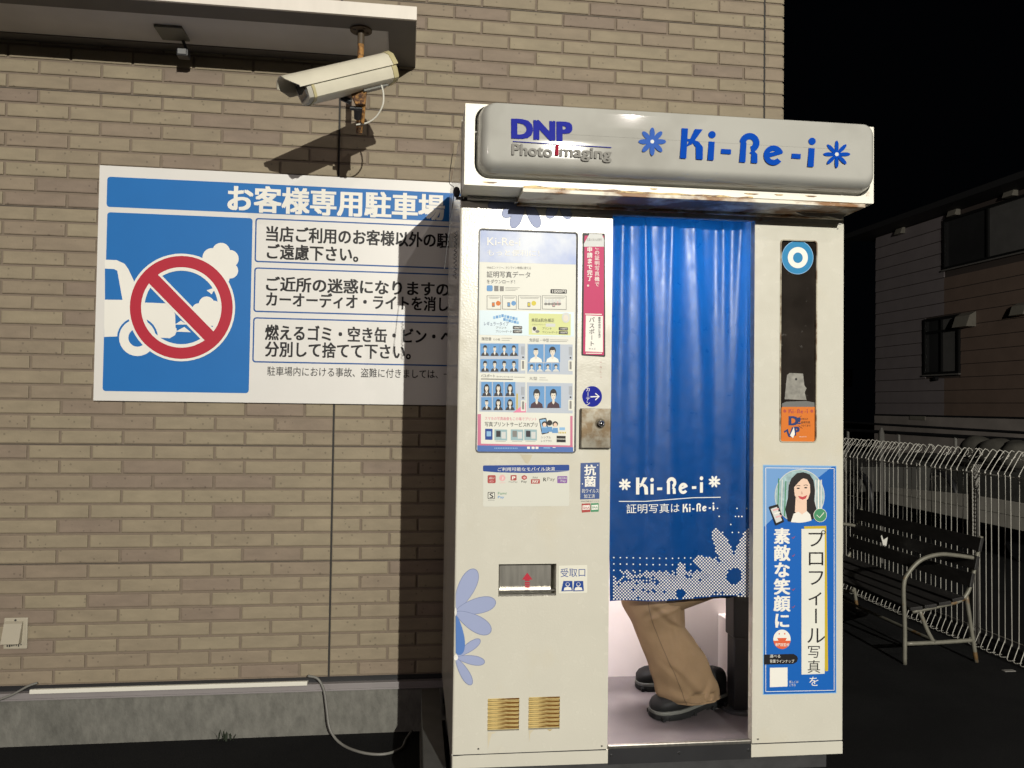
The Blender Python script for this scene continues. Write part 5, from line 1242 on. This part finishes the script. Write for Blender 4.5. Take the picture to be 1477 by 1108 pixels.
while z < 5.40:
    z1_ = min(z+PIT, 5.42)
    for xa, xb, mm in ((0, XS, SIDL), (XS+.002, 13, SIDB)):
        segs = [(xa, xb)]
        for (ha, hb_, h0, h1_) in ((wl_x0, wl_x0+7.2, wz0_, wz1_), (w2x0, w2x1, w2z0, w2z1)):
            if z1_ > h0+.02 and z < h1_-.02:
                ns = []
                for a, b_ in segs:
                    if hb_ <= a or ha >= b_: ns.append((a, b_)); continue
                    if ha > a: ns.append((a, ha))
                    if hb_ < b_: ns.append((hb_, b_))
                segs = ns
        for a, b_ in segs:
            if b_-a < .03: continue
            q = MB(); q.add([(a, 0.004, z), (b_, .004, z), (b_, .016, z1_-.013), (a, .016, z1_-.013), (a, .0295, z), (b_, .0295, z), (b_, .0295, z1_-.013), (a, .0295, z1_-.013)],
                [(0, 1, 2, 3), (0, 4, 5, 1), (3, 2, 6, 7), (0, 3, 7, 4), (1, 5, 6, 2), (4, 7, 6, 5)]); q.build('siding_board', mm, hs)
    z += PIT
FRM = mat('black_window_frame', (.012, .012, .012), .4); GLH = mat('dim_window_glass', (.035, .035, .036), .08, var=.2, vscale=1); CUT = mat('net_curtain', (.115, .11, .105), .9, var=.15, vscale=3)
def window(x0, x1, z0, z1, panes, zt=None, blinds=()):
    q = MB()
    for a in ((x0, x1, z0, z0+.05), (x0, x1, z1-.05, z1), (x0, x0+.05, z0+.05, z1-.05), (x1-.05, x1, z0+.05, z1-.05)): q.box(a[0], a[1], -.04, .02, a[2], a[3])
    if zt: q.box(x0+.05, x1-.05, -.035, .02, zt-.025, zt+.025)
    W_ = (x1-x0-.1)/panes
    for i in range(1, panes): q.box(x0+.05+i*W_-.02, x0+.05+i*W_+.02, -.034, .02, z0+.05, z1-.05)
    f = q.build('window', FRM, hs)
    for i in range(panes):
        q = MB(); q.box(x0+.052+i*W_, x0+.048+(i+1)*W_, .012, .018, z0+.05, z1-.05); q.build('pane', CUT if i in blinds else GLH, f)
    q = MB(); q.box(x0-.02, x1+.02, -.06, -.0, z0-.03, z0-.001); q.build('sill', mat('grey_sill', (.16, .15, .14), .5) if not bpy.data.materials.get('grey_sill') else bpy.data.materials['grey_sill'], f)
window(wl_x0+.02, wl_x0+7.18, wz0_, wz1_, 6, None, (1, 3, 5)); window(w2x0, w2x1, w2z0, w2z1, 2, w2z1-.30, (1,))
q = MB(); q.prism([(-.55, 5.43), (-.55, 5.55), (3.0, 6.9), (6.5, 5.55), (6.5, 5.43)], 'x', -.5, 13.4); q.build('roof', mat('black_roof', (.02, .02, .021), .7), hs)
HOOD = mat('vent_hood_metal', (.26, .24, .20), .5, var=.1)
for px, py, s in ((1301, 333, .22), (1379, 306, .24), (1461, 278, .24), (1397, 462, .40), (1477, 446, .32)):
    x, z = hx(px, py); q = MB(); q.loft([[(x-s/2, 0, z+s*.4), (x+s/2, 0, z+s*.4), (x+s/2, .003, z+s*.4), (x-s/2, .003, z+s*.4)], [(x-s/2, -s*.35, z+s*.2), (x+s/2, -s*.35, z+s*.2), (x+s/2, .003, z+s*.2), (x-s/2, .003, z+s*.2)], [(x-s/2, -s*.55, z-s*.35), (x+s/2, -s*.55, z-s*.35), (x+s/2, .003, z-s*.35), (x-s/2, .003, z-s*.35)]])
    q.build('vent_hood', HOOD, hs)
x, z = hx(1352, 546); q = MB(); q.cyl((x, -.08, z), .045, .08, 'y', 14); q.build('pipe_stub', BLACK, hs)
x, z = hx(1324, 603); q = MB(); q.box(x-.25, x+.25, -.02, -.001, z-.04, z+.04); q.build('name_plate', HOOD, hs)
# second, darker house far left
h2 = thing('far_house', 'dark flat-roofed house with balcony, furthest back between booth and clad house', 'house', (11.5, 22, 0))
DK = mat('dark_grey_render', (.12, .122, .115), .9, var=.1, vscale=1)
q = MB(); q.box(-3, 3, .2, 6, 0, 3.95); q.build('wall', DK, h2)
q = MB(); q.box(-3.05, 3.05, -1.0, .19, 2.05, 2.62); q.build('balcony', DK, h2)
q = MB(); q.box(-3.1, 3.1, -.2, 6, 3.96, 4.6); q.build('roof', mat('dark_fascia', (.032, .033, .031), .8), h2)
for x0 in (-2.4, -1.3, -.1, 1.1):
    q = MB(); q.box(x0, x0+1.0, .15, .19, 2.65, 3.6); wf = q.build('window', FRM, h2)
    for k in (0, 1):
        q = MB(); q.box(x0+.05+k*.46, x0+.47+k*.46, .135, .148, 2.7, 3.55); q.build('pane', GLH, wf)
q = MB(); q.box(-2.75, -2.65, -.9, -.8, 0, 2.04); q.box(-1.98, -1.9, -.9, -.8, 0, 2.04); q.build('balcony_post', HOOD, h2)

# ------------------------------------------------------------------ yard behind the fence
rl = thing('pipe_railing', 'dark double pipe railing on grey posts in front of the clad house', 'railing', (7.6, 5, 0))
q = MB(); q.tube([(0, -4, .98), (.0, 5.2, .97)], .026, 8); q.build('rail', BLACK, rl); q = MB(); q.tube([(.12, -4, 1.02), (.12, 5.2, 1.10)], .018, 8); q.build('rail', BLACK, rl)
for y in (-2.6, -1.0, .25, 1.65, 2.9, 4.3):
    q = MB(); q.tube([(0, y, 0), (0, y, .96)], .022, 8); q.build('post', mat('pale_post', (.20, .19, .17), .5) if not bpy.data.materials.get('pale_post') else bpy.data.materials['pale_post'], rl)
sp = thing('finial_post', 'short grey post with a knob on top beyond the left end of the fence', 'post', (4.35, 3.18, 0))
DKP = mat('dark_post', (.085, .08, .072), .6, var=.2)
q = MB(); q.tube([(0, 0, 0), (0, 0, 1.02)], .018, 10); q.build('shaft', DKP, sp); q = MB(); q.tube([(0, 0, 1.021), (0, 0, 1.10), (0, 0, 1.16)], [.028, .026, .010], 10); q.build('finial', DKP, sp)
PLK = mat('pale_weathered_board', (.52, .49, .43), .7, var=.2, vscale=4, stretch=(1, 6, 1))
tr_ = thing('flat_trailer', 'low trailer with pale side boards parked behind the wire fence', 'trailer', (5.5, 2.2, 0))
for z0, z1, x in ((.415, .53, .0), (.30, .410, .004)):
    q = MB(); q.loft([[(x, 2.68, z0), (x, -2.4, z0), (x, -2.4, z1), (x, -.0, z1), (x, 1.5, z1-.0), (x, 2.68, z1-.06 if z0 > .4 else z1)], [(x+.04, 2.68, z0), (x+.04, -2.4, z0), (x+.04, -2.4, z1), (x+.04, 0, z1), (x+.04, 1.5, z1), (x+.04, 2.68, z1-.06 if z0 > .4 else z1)]]); q.build('side_board', PLK, tr_)
q = MB(); q.box(.045, 1.7, -2.4, 2.68, .26, .31); q.build('bed', DSTEEL, tr_)
for y in (-1.4, .9):
    q = MB(); q.cyl((.12, y, .22), .22, .16, 'x', 24); q.build('wheel', BLACK, tr_, smooth='auto')
# low dark cart left of the trailer, only its wheel and side plate can be made out
ca_ = thing('yard_cart', 'low dark two-wheeled yard cart seen dimly through the left end of the wire fence', 'cart', (5.6, 5.2, 0))
CARP = mat('dark_cart_paint', (.07, .068, .062), .4, var=.1)
q = MB(); q.prism([(.42, .34), (.38, .64), (1.9, .70), (2.0, .30)], 'x', .0, .9); q.build('body', CARP, ca_, bevel=.015)
q = MB(); q.tube([(.45, 1.9, .5), (.45, 2.6, .72)], .02, 8); q.build('handle', CARP, ca_)
for x in (-.12, .92):
    q = MB(); q.tube([(x, .25+.28*math.cos(t), .30+.28*math.sin(t)) for t in [2*math.pi*k/28 for k in range(29)]], .035, 8); wh = q.build('wheel', BLACK, ca_, smooth=True)
    q = MB(); q.tube([(x-.02, .25+.245*math.cos(t), .30+.245*math.sin(t)) for t in [2*math.pi*k/28 for k in range(29)]], .008, 6)
    for k in range(6): t = k*math.pi/3; q.tube([(x, .25, .30), (x, .25+.24*math.cos(t), .30+.24*math.sin(t))], .005, 5)
    q.build('rim', METAL, wh)
SACK = mat('pale_sack', (.10, .093, .078), .9, var=.3, vscale=8, bump=.5, bscale=20)
for (px, py, lab) in ((1412, 634, 'leftmost of the three pale sacks heaped before the clad house'), (1442, 638, 'middle one of the three pale sacks heaped before the clad house'), (1468, 641, 'rightmost of the three pale sacks heaped before the clad house')):
    h_ = hit(px, py, 0, 7.2); q = MB(); q.ball((0, 0, 0), .26, 20, 14, sc_=(.8, 1.0, .62))
    q.v = [tuple(Vector(v)*(1+.22*noise.noise(Vector(v)*5+Vector((px, 0, 0))))) for v in q.v]
    o = q.build('sack', SACK, smooth=True); o.location = (7.2, h_.y, h_.z-.12); tag(o, lab, 'sack', 'sacks heaped behind the fence')
q = MB(); q.box(7.0, 9.2, -1, 9.0, 0, .62); tag(q.build('retaining_wall', CONCD, bevel=.02), 'low dark concrete retaining wall under the sacks in the yard', 'wall')
# weeds at the foot of the wall
WEED = mat('weed_leaf', (.020, .028, .014), .8, var=.3)
for px_, py_, n_, lab in ((326, 1068, 16, 'larger tuft of dark weeds at the foot of the wall, nearer the left edge'), (398, 1060, 10, 'smaller tuft of dark weeds at the foot of the wall, nearer the power cable')):
    h_ = hit(px_, py_, 2, 0); q = MB(); rnd = random.Random(px_)
    for k in range(n_):
        a = rnd.uniform(0, 6.28); L2 = rnd.uniform(.02, .055); ln = rnd.uniform(.2, .7); d = Vector((math.cos(a), -abs(math.sin(a))*.6, 0)); sd = Vector((-d.y, d.x, 0)).normalized()*rnd.uniform(.003, .006); b0 = Vector((rnd.uniform(-.03, .03), rnd.uniform(-.012, .008), 0))
        m1 = b0+d*L2*ln*.4+Vector((0, 0, L2*.6)); tp = b0+d*L2*ln+Vector((0, 0, L2))
        q.add([b0-sd*.5, b0+sd*.5, m1+sd, m1-sd, tp], [(0, 1, 2, 3), (3, 2, 4)])
    o = q.build('weed', WEED, fixn=False); o.location = h_; tag(o, lab, 'weed', 'weeds along the wall foot')
q = MB(); q.box(-.03, .03, -.012, .012, 0, .004); o = q.build('litter', I_GR); h_ = hit(1455, 968, 2, 0); o.location = h_; tag(o, 'tiny pale scrap of litter on the asphalt near the fence', 'litter')
